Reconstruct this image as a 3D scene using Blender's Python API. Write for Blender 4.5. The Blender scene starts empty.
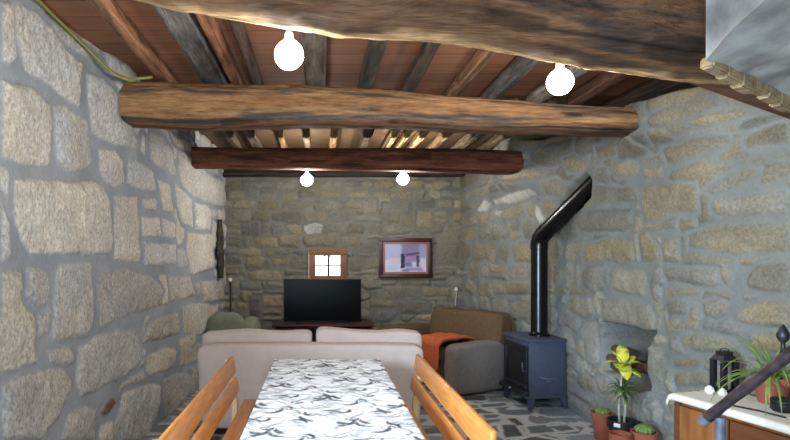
import bpy, bmesh, math, random
import numpy as np
from mathutils import Vector, Matrix, noise as mnoise

SC = bpy.context.scene
COL = SC.collection
EYE = 1.55          # camera height
FPX = 560.0         # focal length in pixels of the 790 px frame

# ------------------------------------------------------------------ camera
cam_data = bpy.data.cameras.new('camera')
cam = bpy.data.objects.new('camera', cam_data)
COL.objects.link(cam)
cam.location = (0, 0, EYE)
cam.rotation_euler = (math.pi / 2, 0, 0)
cam_data.sensor_width = 36
cam_data.lens = 36 * FPX / 790
cam_data.shift_x = 75 / 790
cam_data.shift_y = 35 / 790
cam_data.clip_start = 0.05
SC.camera = cam

# ------------------------------------------------------------------ world, daylight, exposure
world = bpy.data.worlds.new('overcast sky')
SC.world = world
world.use_nodes = True
bg = world.node_tree.nodes['Background']
bg.inputs[0].default_value = (0.86, 0.94, 1.0, 1)
bg.inputs[1].default_value = 3.0

DOOR_X0, DOOR_X1, DOOR_H, FRONT_Y = -1.35, 0.55, 2.15, -1.3
sun = bpy.data.lights.new('daylight through the door', 'AREA')
sun.shape = 'RECTANGLE'
sun.size = DOOR_X1 - DOOR_X0 - 0.1
sun.size_y = DOOR_H - 0.1
sun.energy = 70
sun.color = (0.62, 0.81, 1.0)
sun_o = bpy.data.objects.new('daylight through the door', sun)
COL.objects.link(sun_o)
sun_o.location = ((DOOR_X0 + DOOR_X1) / 2, FRONT_Y + 0.02, DOOR_H / 2)
sun_o.rotation_euler = (math.pi / 2 - math.radians(16), 0, 0)     # shines towards +y, into the room
SIDE_Y0, SIDE_Y1, SIDE_H = -0.95, 0.75, 2.1       # open door in the left wall, beside the viewer
side = bpy.data.lights.new('sky light through the side door', 'AREA')
side.shape = 'DISK'; side.size = 1.3
side.energy = 820; side.color = (0.66, 0.83, 1.0)
side_o = bpy.data.objects.new('sky light through the side door', side)
COL.objects.link(side_o)
side_o.location = (-2.7, -1.25, 2.2)             # outside, shining down through the doorway
side_o.rotation_euler = (Vector((2.2, 4.9, 0.3)) - side_o.location).to_track_quat('-Z', 'Y').to_euler()
BULB_POWER = 42.0

SC.view_settings.view_transform = 'Standard'
SC.view_settings.look = 'None'
SC.view_settings.gamma = 1
SC.view_settings.exposure = 0.0
SC.view_settings.use_curve_mapping = False
SC.cycles.use_denoising = True
SC.cycles.max_bounces = 8
SC.cycles.sample_clamp_indirect = 4

# ------------------------------------------------------------------ helpers
def lin(c):
    return tuple((x / 12.92 if x <= .04045 else ((x + .055) / 1.055) ** 2.4) for x in [v / 255 for v in c])

def at(px, py, d):
    """a point at distance d (along +y) seen at a pixel"""
    return Vector(((px - 320) * d / FPX, d, EYE + (255 - py) * d / FPX))

def tag(o, label=None, cat=None, group=None, kind=None):
    if label: o['label'] = label
    if cat: o['category'] = cat
    if group: o['group'] = group
    if kind: o['kind'] = kind
    return o

def thing(name, label, cat, loc=(0, 0, 0), rz=0, group=None):
    o = bpy.data.objects.new(name, None)
    COL.objects.link(o)
    o.location = loc
    o.rotation_euler = (0, 0, rz)
    o.empty_display_size = .1
    return tag(o, label, cat, group)

def link(name, me, m, parent=None, smooth=False):
    if m and not me.materials: me.materials.append(m)
    o = bpy.data.objects.new(name, me)
    COL.objects.link(o)
    if parent is not None: o.parent = parent
    if smooth:
        me.polygons.foreach_set('use_smooth', [True] * len(me.polygons))
    return o

def obj(name, bm, m, parent=None, smooth=False):
    me = bpy.data.meshes.new(name)
    bmesh.ops.recalc_face_normals(bm, faces=bm.faces)
    bm.to_mesh(me); bm.free()
    return link(name, me, m, parent, smooth)

def shade_auto(o, ang=40):
    me = o.data
    me.polygons.foreach_set('use_smooth', [True] * len(me.polygons))
    try: me.set_sharp_from_angle(angle=math.radians(ang))
    except Exception: pass
    return o

def bx(bm, c, s, rot=None, bev=0.0, seg=2):
    r = bmesh.ops.create_cube(bm, size=1)
    vs = r['verts']
    bmesh.ops.scale(bm, vec=s, verts=vs)
    if bev > 0:
        es = list({e for v in vs for e in v.link_edges})
        rr = bmesh.ops.bevel(bm, geom=es, offset=bev, segments=seg, affect='EDGES', profile=.5)
        vs = list({v for v in rr['verts']} | {v for v in vs if v.is_valid})
    if rot is not None: bmesh.ops.rotate(bm, cent=(0, 0, 0), matrix=rot, verts=vs)
    bmesh.ops.translate(bm, vec=c, verts=vs)
    return vs

def box(name, c, s, m, parent=None, bev=.004, rot=None, seg=2):
    bm = bmesh.new()
    bx(bm, c, s, rot, bev, seg)
    return shade_auto(obj(name, bm, m, parent))

def hexa(bm, P):
    """solid from 8 corner points: 4 of the bottom ring, 4 of the top ring"""
    v = [bm.verts.new(p) for p in P]
    for f in ((0, 1, 2, 3), (4, 5, 6, 7), (0, 1, 5, 4), (1, 2, 6, 5), (2, 3, 7, 6), (3, 0, 4, 7)):
        bm.faces.new([v[i] for i in f])
    return v

def tube(bm, pts, r, n=10, cap=True):
    pts = [Vector(p) for p in pts]
    rs = r if isinstance(r, (list, tuple)) else [r] * len(pts)
    prev = None; rings = []
    for i, p in enumerate(pts):
        t = (pts[min(i + 1, len(pts) - 1)] - pts[max(i - 1, 0)]).normalized()
        if prev is None:
            a = Vector((0, 0, 1)) if abs(t.z) < .9 else Vector((1, 0, 0))
            nx = t.cross(a).normalized()
        else:
            nx = (prev - t * prev.dot(t)).normalized()
        prev = nx; ny = t.cross(nx)
        rings.append([bm.verts.new(p + (nx * math.cos(k * 2 * math.pi / n) + ny * math.sin(k * 2 * math.pi / n)) * rs[i]) for k in range(n)])
    for a, b in zip(rings, rings[1:]):
        for k in range(n):
            bm.faces.new((a[k], a[(k + 1) % n], b[(k + 1) % n], b[k]))
    if cap:
        bm.faces.new(rings[0]); bm.faces.new(rings[-1])

def lathe(bm, prof, c=(0, 0, 0), n=28):
    c = Vector(c); rings = []
    for r, z in prof:
        if r < 1e-5: rings.append([bm.verts.new(c + Vector((0, 0, z)))])
        else: rings.append([bm.verts.new(c + Vector((r * math.cos(k * 2 * math.pi / n), r * math.sin(k * 2 * math.pi / n), z))) for k in range(n)])
    for a, b in zip(rings, rings[1:]):
        if len(a) == 1 and len(b) == 1: continue
        for k in range(n):
            k2 = (k + 1) % n
            if len(a) == 1: bm.faces.new((a[0], b[k], b[k2]))
            elif len(b) == 1: bm.faces.new((a[k], a[k2], b[0]))
            else: bm.faces.new((a[k], a[k2], b[k2], b[k]))

def soft(bm, c, s, e=5.0, seg=14, amp=.006, freq=5, seed=0, rot=None, shape=None):
    """a padded block: cube grid pulled onto a superellipsoid, slightly lumpy"""
    old = set(bm.verts)
    r = bmesh.ops.create_cube(bm, size=2)
    es = list({x for v in r['verts'] for x in v.link_edges})
    bmesh.ops.subdivide_edges(bm, edges=es, cuts=seg, use_grid_fill=True)
    vs = [v for v in bm.verts if v not in old]
    off = Vector((seed * 3.1, seed * 1.7, seed * 2.3))
    for v in vs:
        p = v.co
        # even out the spacing towards the edges
        q = Vector([math.copysign(abs(x) ** .8, x) for x in p])
        k = (abs(q.x) ** e + abs(q.y) ** e + abs(q.z) ** e) ** (1 / e)
        q = q / k
        w = Vector((q.x * s[0] / 2, q.y * s[1] / 2, q.z * s[2] / 2))
        if shape: w = shape(w)
        w += Vector(mnoise.noise_vector(w * freq + off)) * amp
        v.co = w
    if rot is not None: bmesh.ops.rotate(bm, cent=(0, 0, 0), matrix=rot, verts=vs)
    bmesh.ops.translate(bm, vec=c, verts=vs)

RZ = lambda a: Matrix.Rotation(a, 3, 'Z')
RX = lambda a: Matrix.Rotation(a, 3, 'X')
RY = lambda a: Matrix.Rotation(a, 3, 'Y')

# ------------------------------------------------------------------ materials
def new_mat(name):
    m = bpy.data.materials.new(name); m.use_nodes = True
    nt = m.node_tree
    return m, nt, nt.nodes['Principled BSDF']

def nd(nt, typ, **kw):
    n = nt.nodes.new(typ)
    for k, v in kw.items():
        if hasattr(n, k): setattr(n, k, v)
        else: n.inputs[k].default_value = v
    return n

def plain(name, col, rough=.6, metal=0., var=.12, scale=12, stretch=(1, 1, 1), bump=.0, spec=None, detail=4):
    """a colour varied by object-space noise, with an optional bump"""
    m, nt, b = new_mat(name)
    tc = nd(nt, 'ShaderNodeTexCoord'); mp = nd(nt, 'ShaderNodeMapping')
    mp.inputs['Scale'].default_value = stretch
    no = nd(nt, 'ShaderNodeTexNoise'); no.inputs['Scale'].default_value = scale; no.inputs['Detail'].default_value = detail
    nt.links.new(tc.outputs['Object'], mp.inputs[0]); nt.links.new(mp.outputs[0], no.inputs['Vector'])
    mr = nd(nt, 'ShaderNodeMapRange'); mr.inputs['From Min'].default_value = .3; mr.inputs['From Max'].default_value = .7
    mr.inputs['To Min'].default_value = 1 - var; mr.inputs['To Max'].default_value = 1 + var
    nt.links.new(no.outputs[0], mr.inputs[0])
    mx = nd(nt, 'ShaderNodeVectorMath', operation='SCALE'); mx.inputs[0].default_value = col[:3]
    nt.links.new(mr.outputs[0], mx.inputs['Scale'])
    nt.links.new(mx.outputs[0], b.inputs['Base Color'])
    b.inputs['Roughness'].default_value = rough; b.inputs['Metallic'].default_value = metal
    if spec is not None: b.inputs['Specular IOR Level'].default_value = spec
    if bump:
        bp = nd(nt, 'ShaderNodeBump'); bp.inputs['Strength'].default_value = bump; bp.inputs['Distance'].default_value = .01
        nt.links.new(no.outputs[0], bp.inputs['Height']); nt.links.new(bp.outputs[0], b.inputs['Normal'])
    return m

def vcol(name, rough=.9, speck=.25, scale=60, bump=.4, dist=.006, spec=.3, stretch=(1, 1, 1), scale2=None):
    """colour from the mesh's own 'Col' attribute, times a fine speckle"""
    m, nt, b = new_mat(name)
    at_ = nd(nt, 'ShaderNodeAttribute', attribute_name='Col')
    tc = nd(nt, 'ShaderNodeTexCoord'); mp = nd(nt, 'ShaderNodeMapping'); mp.inputs['Scale'].default_value = stretch
    no = nd(nt, 'ShaderNodeTexNoise'); no.inputs['Scale'].default_value = scale; no.inputs['Detail'].default_value = 5; no.inputs['Roughness'].default_value = .65
    nt.links.new(tc.outputs['Object'], mp.inputs[0]); nt.links.new(mp.outputs[0], no.inputs['Vector'])
    mr = nd(nt, 'ShaderNodeMapRange'); mr.inputs['From Min'].default_value = .3; mr.inputs['From Max'].default_value = .7
    mr.inputs['To Min'].default_value = 1 - speck; mr.inputs['To Max'].default_value = 1 + speck
    nt.links.new(no.outputs[0], mr.inputs[0])
    al = nd(nt, 'ShaderNodeMix', data_type='FLOAT'); al.inputs[2].default_value = 1.0      # smooth mortar, speckled stone
    nt.links.new(at_.outputs['Alpha'], al.inputs[0]); nt.links.new(mr.outputs[0], al.inputs[3])
    mx = nd(nt, 'ShaderNodeVectorMath', operation='SCALE')
    nt.links.new(at_.outputs['Color'], mx.inputs[0]); nt.links.new(al.outputs[0], mx.inputs['Scale'])
    nt.links.new(mx.outputs[0], b.inputs['Base Color'])
    b.inputs['Roughness'].default_value = rough; b.inputs['Specular IOR Level'].default_value = spec
    if bump:
        bp = nd(nt, 'ShaderNodeBump'); bp.inputs['Strength'].default_value = bump; bp.inputs['Distance'].default_value = dist
        nt.links.new(no.outputs[0], bp.inputs['Height']); nt.links.new(bp.outputs[0], b.inputs['Normal'])
    return m

M = {}
M['stone'] = vcol('granite and lime mortar', speck=.30, scale=48, bump=.6)
M['granite'] = vcol('pale granite and lime mortar', speck=.46, scale=62, bump=.8, stretch=(1, 1, .6))
M['slate'] = vcol('slate flags', rough=.55, speck=.2, scale=30, bump=.25, spec=.45)
M['oldwood'] = vcol('old hewn timber', rough=.8, speck=.38, scale=9, bump=1., dist=.02, stretch=(1, 7, 7))
M['oldwood_y'] = vcol('old joist timber', rough=.85, speck=.36, scale=9, bump=.9, dist=.015, stretch=(7, 1, 7))
M['print'] = vcol('printed cloth', rough=.7, speck=.04, scale=200, bump=.0)
M['poster'] = vcol('printed picture', rough=.35, speck=.05, scale=40, bump=.0)
M['leafcol'] = vcol('leaf', rough=.45, speck=.2, scale=20, bump=.1, spec=.4)
M['pine'] = plain('varnished pine', lin((212, 140, 70)), .32, var=.22, scale=5, stretch=(9, 1, 9), bump=.05, spec=.5)
M['pine_end'] = plain('pale pine', lin((214, 178, 128)), .5, var=.12, scale=8, stretch=(6, 6, 1))
M['cream'] = plain('cream cotton cover', lin((202, 187, 180)), .95, var=.05, scale=9, bump=.12, spec=.1)
M['brownfab'] = plain('brown upholstery', lin((98, 80, 57)), .95, var=.12, scale=22, bump=.1, spec=.1)
M['daylitfab'] = plain('daylit brown upholstery', lin((126, 119, 115)), .95, var=.1, scale=22, bump=.1, spec=.1)  # near armrest only: the daylight falling on it is put into the fabric colour
M['greenfab'] = plain('grey green upholstery', lin((120, 126, 110)), .95, var=.1, scale=22, bump=.1, spec=.1)
M['orange'] = plain('orange wool', lin((190, 100, 64)), .95, var=.15, scale=30, bump=.15, spec=.1)
M['iron'] = plain('dark cast iron', lin((64, 71, 90)), .48, var=.12, scale=20, bump=.05, spec=.5)
M['irondark'] = plain('black iron', lin((24, 25, 30)), .45, var=.15, scale=20, bump=.05, spec=.5)
M['pipe'] = plain('black enamel', lin((9, 9, 11)), .24, var=.05, spec=.4)
M['chrome'] = plain('worn steel', lin((150, 152, 158)), .35, metal=.9, var=.1)
M['stoveglass'] = plain('sooty glass', lin((16, 15, 15)), .08, var=.2, spec=.6)
M['tvblack'] = plain('black plastic', lin((14, 14, 16)), .35, var=.05, spec=.5)
M['tvscreen'] = plain('dark screen', lin((6, 7, 9)), .25, var=.02, spec=.1)
M['redwood'] = plain('dark red wood', lin((70, 34, 27)), .45, var=.25, scale=6, stretch=(1, 6, 6), bump=.05)
M['framewood'] = plain('dark red frame', lin((62, 30, 32)), .35, var=.2, scale=12)
M['gilt'] = plain('copper fillet', lin((150, 100, 86)), .4, var=.1)
M['winwood'] = plain('orange brown window wood', lin((132, 84, 52)), .55, var=.2, scale=8, stretch=(1, 1, 1), bump=.1)
M['cabwood'] = plain('chestnut cabinet wood', lin((134, 84, 44)), .42, var=.28, scale=5, stretch=(5, 5, .7), bump=.05)
M['cabdark'] = plain('darker cabinet wood', lin((96, 56, 32)), .42, var=.28, scale=5, stretch=(.8, .8, 6), bump=.05)
M['lace'] = plain('white table runner', lin((214, 210, 200)), .9, var=.05, scale=40, bump=.15, spec=.1)
M['terra'] = plain('terracotta', lin((148, 82, 60)), .8, var=.15, scale=15, bump=.1)
M['blackpot'] = plain('black plastic pot', lin((26, 27, 30)), .5, var=.1)
M['soil'] = plain('potting soil', lin((44, 36, 30)), .95, var=.4, scale=60, bump=.6)
M['cactus'] = plain('cactus green', lin((104, 126, 62)), .7, var=.3, scale=50, bump=.5)
M['stem'] = plain('pale stem', lin((172, 168, 150)), .8, var=.2, scale=40)
M['tagwhite'] = plain('white label', lin((232, 232, 228)), .6, var=.03)
M['bark'] = plain('bark', lin((92, 70, 52)), .9, var=.45, scale=14, stretch=(1, 1, 1), bump=.8)
M['logend'] = plain('cut log end', lin((150, 112, 74)), .85, var=.25, scale=20, bump=.2)
M['wax'] = plain('white candle wax', lin((225, 225, 220)), .5, var=.03)
M['shell'] = plain('white plaster rose', lin((232, 228, 222)), .6, var=.08, scale=30)
M['rail'] = plain('mottled dark rail', lin((46, 35, 36)), .42, var=.95, scale=26, bump=.3, spec=.5)
M['post'] = plain('blue grey painted post', lin((78, 84, 98)), .45, var=.6, scale=16, bump=.15)
M['yellowcable'] = plain('yellow green cable', lin((150, 150, 72)), .5, var=.1)
M['plaster'] = plain('whitewashed plaster', lin((164, 163, 158)), .95, var=.55, scale=5, bump=.8, detail=10)
M['brick'] = plain('pale brick', lin((168, 144, 110)), .9, var=.35, scale=22, bump=.5)
M['darkgap'] = plain('dark old wood', lin((50, 40, 33)), .9, var=.4, scale=6, bump=.3)
M['driftwood'] = plain('dark weathered bark', lin((58, 56, 46)), .95, var=.6, scale=18, bump=.9)
M['white'] = plain('white plastic', lin((226, 224, 216)), .45, var=.03)
M['socket'] = plain('lamp holder', lin((196, 192, 186)), .5, var=.05)

def glass(name, tint=(1, 1, 1), rough=.0):
    m, nt, b = new_mat(name)
    b.inputs['Base Color'].default_value = (*tint, 1); b.inputs['Roughness'].default_value = rough
    b.inputs['Transmission Weight'].default_value = 1; b.inputs['IOR'].default_value = 1.05
    return m
M['glass'] = glass('clear pane')

m, nt, b = new_mat('lit frosted bulb')
b.inputs['Base Color'].default_value = (.9, .9, .9, 1)
b.inputs['Emission Color'].default_value = (1.0, .975, .93, 1)
BULB_R = .068
b.inputs['Emission Strength'].default_value = BULB_POWER / (math.pi * 4 * math.pi * BULB_R ** 2)
M['bulb'] = m

# ------------------------------------------------------------------ numpy noise and stone fields
_rng = np.random.default_rng(7)
_T = _rng.random((256, 256)).astype(np.float32)
def vnoise(x, y, seed=0):
    x = np.asarray(x) + seed * 17.31; y = np.asarray(y) + seed * 9.77
    xi = np.floor(x).astype(int); yi = np.floor(y).astype(int)
    fx = x - xi; fy = y - yi
    fx = fx * fx * (3 - 2 * fx); fy = fy * fy * (3 - 2 * fy)
    a = _T[xi & 255, yi & 255]; b_ = _T[(xi + 1) & 255, yi & 255]
    c = _T[xi & 255, (yi + 1) & 255]; d = _T[(xi + 1) & 255, (yi + 1) & 255]
    return (a + (b_ - a) * fx) * (1 - fy) + (c + (d - c) * fx) * fy - .5
def fbm(x, y, f=1., o=4, seed=0):
    r = 0; a = 1.
    for k in range(o):
        r = r + a * vnoise(x * f, y * f, seed + k * 3); f *= 2.1; a *= .5
    return r
def sstep(a, b_, x):
    t = np.clip((x - a) / (b_ - a), 0, 1)
    return t * t * (3 - 2 * t)

def poly_sdf(px, py, P):
    """signed distance (positive inside) of points to polygon P"""
    P = np.asarray(P, float); d2 = np.full(px.shape, 1e9); ins = np.zeros(px.shape, bool)
    n = len(P)
    for i in range(n):
        ax, ay = P[i]; bx_, by = P[(i + 1) % n]
        ex, ey = bx_ - ax, by - ay
        wx, wy = px - ax, py - ay
        t = np.clip((wx * ex + wy * ey) / (ex * ex + ey * ey + 1e-12), 0, 1)
        d2 = np.minimum(d2, (wx - t * ex) ** 2 + (wy - t * ey) ** 2)
        if abs(ey) > 1e-12:
            c = ((ay <= py) & (by > py)) | ((by <= py) & (ay > py))
            ins ^= c & (px < ax + (py - ay) * ex / ey)
    d = np.sqrt(d2)
    return np.where(ins, d, -d)

class Field:
    """stones laid over a rectangular (s, z) grid"""
    def __init__(self, s, z, warp=.012, wf=6., seed=1):
        self.s, self.z = s, z
        self.S, self.Z = np.meshgrid(s, z, indexing='ij')
        self.PS = self.S + warp * 2 * fbm(self.S, self.Z, wf, 3, seed)
        self.PZ = self.Z + warp * 2 * fbm(self.S, self.Z, wf, 3, seed + 11)
        self.D = np.full(self.S.shape, -.5)
        self.id = np.full(self.S.shape, -1, int)
        self.cols = []; self.heights = []; self.tilts = []; self.cent = []
    def _win(self, P, m=.1):
        P = np.asarray(P)
        i0, i1 = np.searchsorted(self.s, (P[:, 0].min() - m, P[:, 0].max() + m))
        j0, j1 = np.searchsorted(self.z, (P[:, 1].min() - m, P[:, 1].max() + m))
        return slice(i0, i1), slice(j0, j1)
    def add(self, P, col, h, base=None, gap=.02, minin=.0):
        w = self._win(P)
        if self.S[w].size == 0: return
        d = poly_sdf(self.PS[w], self.PZ[w], P)
        if base is not None:
            d = np.minimum(d, -base[w] - gap)
            if d.size == 0 or d.max() < minin: return
        k = len(self.cols)
        better = d > self.D[w]
        self.D[w] = np.where(better, d, self.D[w])
        self.id[w] = np.where(better, k, self.id[w])
        self.cols.append(col); self.heights.append(h)
        self.tilts.append((random.uniform(-.05, .05), random.uniform(-.08, .08)))
        P = np.asarray(P); self.cent.append(P.mean(0))
    def fill(self, s0, s1, z0, z1, hh, ll, colf, gap=.025, h=(.01, .03), minin=.02, jit=.25):
        base = self.D.copy()
        z = z0
        while z < z1:
            ch = random.uniform(*hh); s = s0 - random.random() * .3
            while s < s1:
                L = random.uniform(*ll) * (.7 + ch / hh[1] * .5)
                a, b_ = s + gap / 2, s + L - gap / 2; c, d = z + gap / 2, z + ch - gap / 2
                if random.random() < .22 and ch > hh[0] * 1.5:    # two thin stones instead of one
                    mid = c + (d - c) * random.uniform(.35, .65)
                    blocks = [(a, b_, c, mid - gap / 2), (a, b_, mid + gap / 2, d)]
                else: blocks = [(a, b_, c, d)]
                for (a1, b1, c1, d1) in blocks:
                    w_, h_ = b1 - a1, d1 - c1
                    if w_ < .03 or h_ < .02: continue
                    r = min(w_, h_) * .3; J = lambda q: random.uniform(-1, 1) * jit * min(q, .12) * .5
                    P = [(a1 + r + J(r), c1 + J(h_)), ((a1 + b1) / 2, c1 + J(h_)), (b1 - r + J(r), c1 + J(h_)), (b1 + J(w_), c1 + r), (b1 + J(w_), d1 - r),
                         (b1 - r, d1 + J(h_)), ((a1 + b1) / 2, d1 + J(h_)), (a1 + r, d1 + J(h_)), (a1 + J(w_), d1 - r), (a1 + J(w_), c1 + r)]
                    self.add(P, colf((c1 + d1) / 2), random.uniform(*h), base, gap, minin)
                s += L
            z += ch
    def finish(self, mortar, edge=.012, round_=.03, rough=.008, blot=.22, seed=5, mort_var=.15):
        """returns displacement (towards the room) and linear colours"""
        cols = np.array(self.cols + [mortar]); hs = np.array(self.heights + [0.])
        ti = np.array(self.tilts + [(0, 0)]); ce = np.array(list(self.cent) + [(0, 0)])
        mask = sstep(-edge * .4, edge, self.D + .008 * fbm(self.S, self.Z, 28, 3, seed + 2))
        idx = np.where(self.id < 0, len(cols) - 1, self.id)
        dome = 1 - np.exp(-np.clip(self.D, 0, 1) / round_)
        tl = ti[idx, 0] * (self.S - ce[idx, 0]) + ti[idx, 1] * (self.Z - ce[idx, 1])
        n1 = fbm(self.S, self.Z, 14, 4, seed)
        disp = mask * (hs[idx] * (.35 + .65 * dome) + np.clip(tl, -.02, .02) * dome + rough * 1.6 * n1) + (1 - mask) * rough * .6 * fbm(self.S, self.Z, 9, 3, seed + 7)
        bl = 1 + blot * 1.5 * fbm(self.S, self.Z, 5, 4, seed + 20)
        bl2 = fbm(self.S, self.Z, 3, 3, seed + 31)[..., None]
        sc = cols[idx] * bl[..., None] * (1 + bl2 * np.array([.08, .0, -.13]))
        mc = np.array(mortar) * (1 + mort_var * 1.6 * fbm(self.S, self.Z, 4, 4, seed + 40))[..., None]
        c = sc * mask[..., None] + mc * (1 - mask[..., None])
        self.mask = .25 + .75 * mask
        return disp, np.clip(c, .01, .9)

def grid_mesh(name, X, Y, Z, C, m, keep=None, smooth=True, alpha=None):
    n, k = X.shape
    co = np.stack([X, Y, Z], -1).reshape(-1, 3)
    i = np.arange(n * k).reshape(n, k)
    q = np.stack([i[:-1, :-1], i[1:, :-1], i[1:, 1:], i[:-1, 1:]], -1)
    if keep is not None: q = q[keep]
    q = q.reshape(-1, 4)
    me = bpy.data.meshes.new(name)
    me.vertices.add(len(co)); me.vertices.foreach_set('co', co.astype(np.float32).ravel())
    me.loops.add(q.size); me.loops.foreach_set('vertex_index', q.astype(np.int32).ravel())
    me.polygons.add(len(q)); me.polygons.foreach_set('loop_start', np.arange(0, q.size, 4, dtype=np.int32))
    me.update(calc_edges=True)
    a = me.color_attributes.new('Col', 'FLOAT_COLOR', 'POINT')
    c4 = np.concatenate([C.reshape(-1, 3), np.ones((len(co), 1)) if alpha is None else alpha.reshape(-1, 1)], 1)
    a.data.foreach_set('color', c4.astype(np.float32).ravel())
    me.materials.append(m)
    if smooth: me.polygons.foreach_set('use_smooth', [True] * len(me.polygons))
    me.validate()
    return me

def paint(me, colf):
    """per-vertex colour on any mesh; colf(co) -> linear rgb"""
    a = me.color_attributes.new('Col', 'FLOAT_COLOR', 'POINT')
    buf = []
    for v in me.vertices: buf += [*colf(v.co), 1]
    a.data.foreach_set('color', buf)
random.seed(11)
# ================================================================== THE SETTING
CEIL = 2.98
LEFT = [(-1.70, -1.3), (-1.66, 1.5), (-1.60, 3.2), (-1.54, 4.3), (-1.42, 6.3), (-1.374, 8.1), (-1.37, 8.4)]
RIGHT = [(2.95, -1.3), (2.88, 2.0), (2.72, 2.9), (2.50, 3.8), (2.52, 4.4), (2.50, 5.0), (2.51, 5.7), (2.42, 6.3), (2.30, 6.9), (2.025, 8.1), (2.0, 8.4)]
def poly_x(P, d):
    d = np.asarray(d, float)
    return sum(np.interp(d + o, [p[1] for p in P], [p[0] for p in P]) for o in (-.15, -.05, .05, .15)) / 4
_dd = np.linspace(1.2, 8.3, 3000)
_rl = poly_x(LEFT, _dd) / _dd
_rr = poly_x(RIGHT, _dd) / _dd
def on_left(p):
    d = np.interp((p[0] - 320) / FPX, _rl, _dd)
    return (d, EYE + (255 - p[1]) * d / FPX)
def on_right(p):
    d = np.interp(-(p[0] - 320) / FPX, -_rr, _dd)
    return (d, EYE + (255 - p[1]) * d / FPX)
BACK = 8.1
def on_back(p): return ((p[0] - 320) * BACK / FPX, EYE + (255 - p[1]) * BACK / FPX)

# ---- left wall: large pale granite blocks
LW = [
 [(0,0),(9,0),(12,12),(14,40),(16,58),(8,62),(0,60)],
 [(12,0),(22,4),(50,25),(64,48),(80,65),(80,106),(60,95),(40,80),(25,73),(20,58),(15,30)],
 [(48,18),(60,28),(98,62),(95,64),(75,53),(60,38)],
 [(0,76),(12,82),(20,82),(38,93),(48,103),(50,135),(48,158),(46,168),(38,169),(20,164),(0,157)],
 [(52,103),(65,104),(74,112),(85,122),(90,155),(90,165),(82,171),(68,171),(57,165),(54,140)],
 [(85,74),(98,78),(108,92),(110,118),(122,124),(124,148),(112,145),(96,138),(90,132),(86,100)],
 [(98,149),(112,150),(122,160),(123,185),(115,187),(104,182),(99,170)],
 [(13,180),(30,179),(48,182),(92,181),(101,186),(107,200),(110,230),(110,253),(90,254),(30,254),(22,245),(14,225),(12,200)],
 [(0,200),(8,222),(10,258),(0,262)],
 [(0,272),(20,272),(22,300),(32,315),(34,345),(36,363),(20,368),(0,371)],
 [(27,268),(40,266),(47,275),(48,300),(42,306),(32,303),(26,295)],
 [(56,264),(90,262),(92,290),(91,325),(86,336),(62,341),(52,338),(54,300)],
 [(48,349),(70,348),(73,362),(62,366),(49,364)],
 [(98,272),(125,268),(150,276),(163,290),(160,305),(135,313),(110,322),(98,330),(97,300)],
 [(168,276),(190,278),(195,296),(170,302)],
 [(78,345),(95,337),(115,330),(135,330),(142,345),(138,365),(125,375),(105,386),(90,394),(80,398),(75,385),(77,365)],
 [(147,355),(165,347),(175,350),(173,367),(150,376),(145,370)],
 [(178,340),(195,332),(197,360),(180,367)],
 [(0,385),(15,378),(40,370),(62,368),(70,378),(70,390),(62,408),(55,420),(45,432),(40,440),(0,440)],
 [(100,413),(106,402),(114,398),(116,403),(108,413),(102,417)],
 [(68,415),(85,406),(95,408),(93,440),(60,440)],
 [(122,393),(150,383),(160,385),(158,410),(150,432),(140,440),(118,440),(112,430),(118,410)],
 [(163,380),(178,373),(190,375),(185,400),(165,420),(162,400)],
 [(100,425),(112,420),(112,440),(98,440)],
 [(124,135),(133,140),(134,150),(125,148)],
 [(139,133),(144,137),(144,156),(139,150)],
 [(148,132),(160,133),(171,150),(175,176),(165,172),(150,160)],
 [(168,131),(190,143),(192,152),(182,150),(172,140)],
 [(127,158),(145,165),(153,172),(156,190),(140,190),(127,183)],
 [(178,150),(196,160),(205,172),(222,180),(222,207),(210,205),(195,198),(182,186),(178,170)],
 [(174,183),(185,193),(192,200),(193,228),(180,222),(176,205)],
 [(194,203),(205,205),(211,210),(210,230),(195,230)],
 [(113,196),(137,196),(138,230),(138,262),(114,260)],
 [(142,198),(155,197),(156,210),(142,208)],
 [(141,217),(158,218),(160,236),(142,238)],
 [(161,218),(174,224),(174,238),(161,237)],
 [(143,243),(175,243),(176,264),(144,266)],
 [(187,233),(211,234),(212,270),(190,275),(186,250)],
 [(157,178),(170,186),(172,214),(162,210)],
 [(200,282),(222,280),(224,300),(203,303)],
 [(182,306),(200,303),(215,306),(210,325),(200,335),(183,332)],
 [(150,322),(178,312),(180,332),(160,340),(143,342)],
]
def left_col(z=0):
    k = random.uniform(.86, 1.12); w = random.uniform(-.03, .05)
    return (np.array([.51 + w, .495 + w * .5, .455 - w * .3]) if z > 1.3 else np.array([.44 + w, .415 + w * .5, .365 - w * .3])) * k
sL = np.concatenate([np.linspace(-1.3, 2.6, 60, endpoint=False), np.linspace(2.6, 5.0, 210, endpoint=False), np.linspace(5.0, 8.25, 200)])
zL = np.linspace(-.02, CEIL + .03, 230)
fl = Field(sL, zL, .010, 5, 3)
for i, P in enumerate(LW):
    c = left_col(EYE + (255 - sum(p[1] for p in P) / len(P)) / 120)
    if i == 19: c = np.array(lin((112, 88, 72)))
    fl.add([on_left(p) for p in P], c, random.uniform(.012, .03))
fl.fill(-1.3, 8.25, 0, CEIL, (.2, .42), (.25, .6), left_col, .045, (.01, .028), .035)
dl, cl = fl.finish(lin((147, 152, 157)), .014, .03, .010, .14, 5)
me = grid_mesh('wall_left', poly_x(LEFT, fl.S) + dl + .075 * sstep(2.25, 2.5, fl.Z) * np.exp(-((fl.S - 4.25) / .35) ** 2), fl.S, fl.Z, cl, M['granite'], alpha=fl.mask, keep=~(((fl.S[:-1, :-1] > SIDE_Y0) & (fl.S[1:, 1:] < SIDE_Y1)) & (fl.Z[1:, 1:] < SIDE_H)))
tag(link('wall_left', me, None), 'left wall of large pale granite blocks with grey mortar', 'wall', kind='structure')

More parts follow.
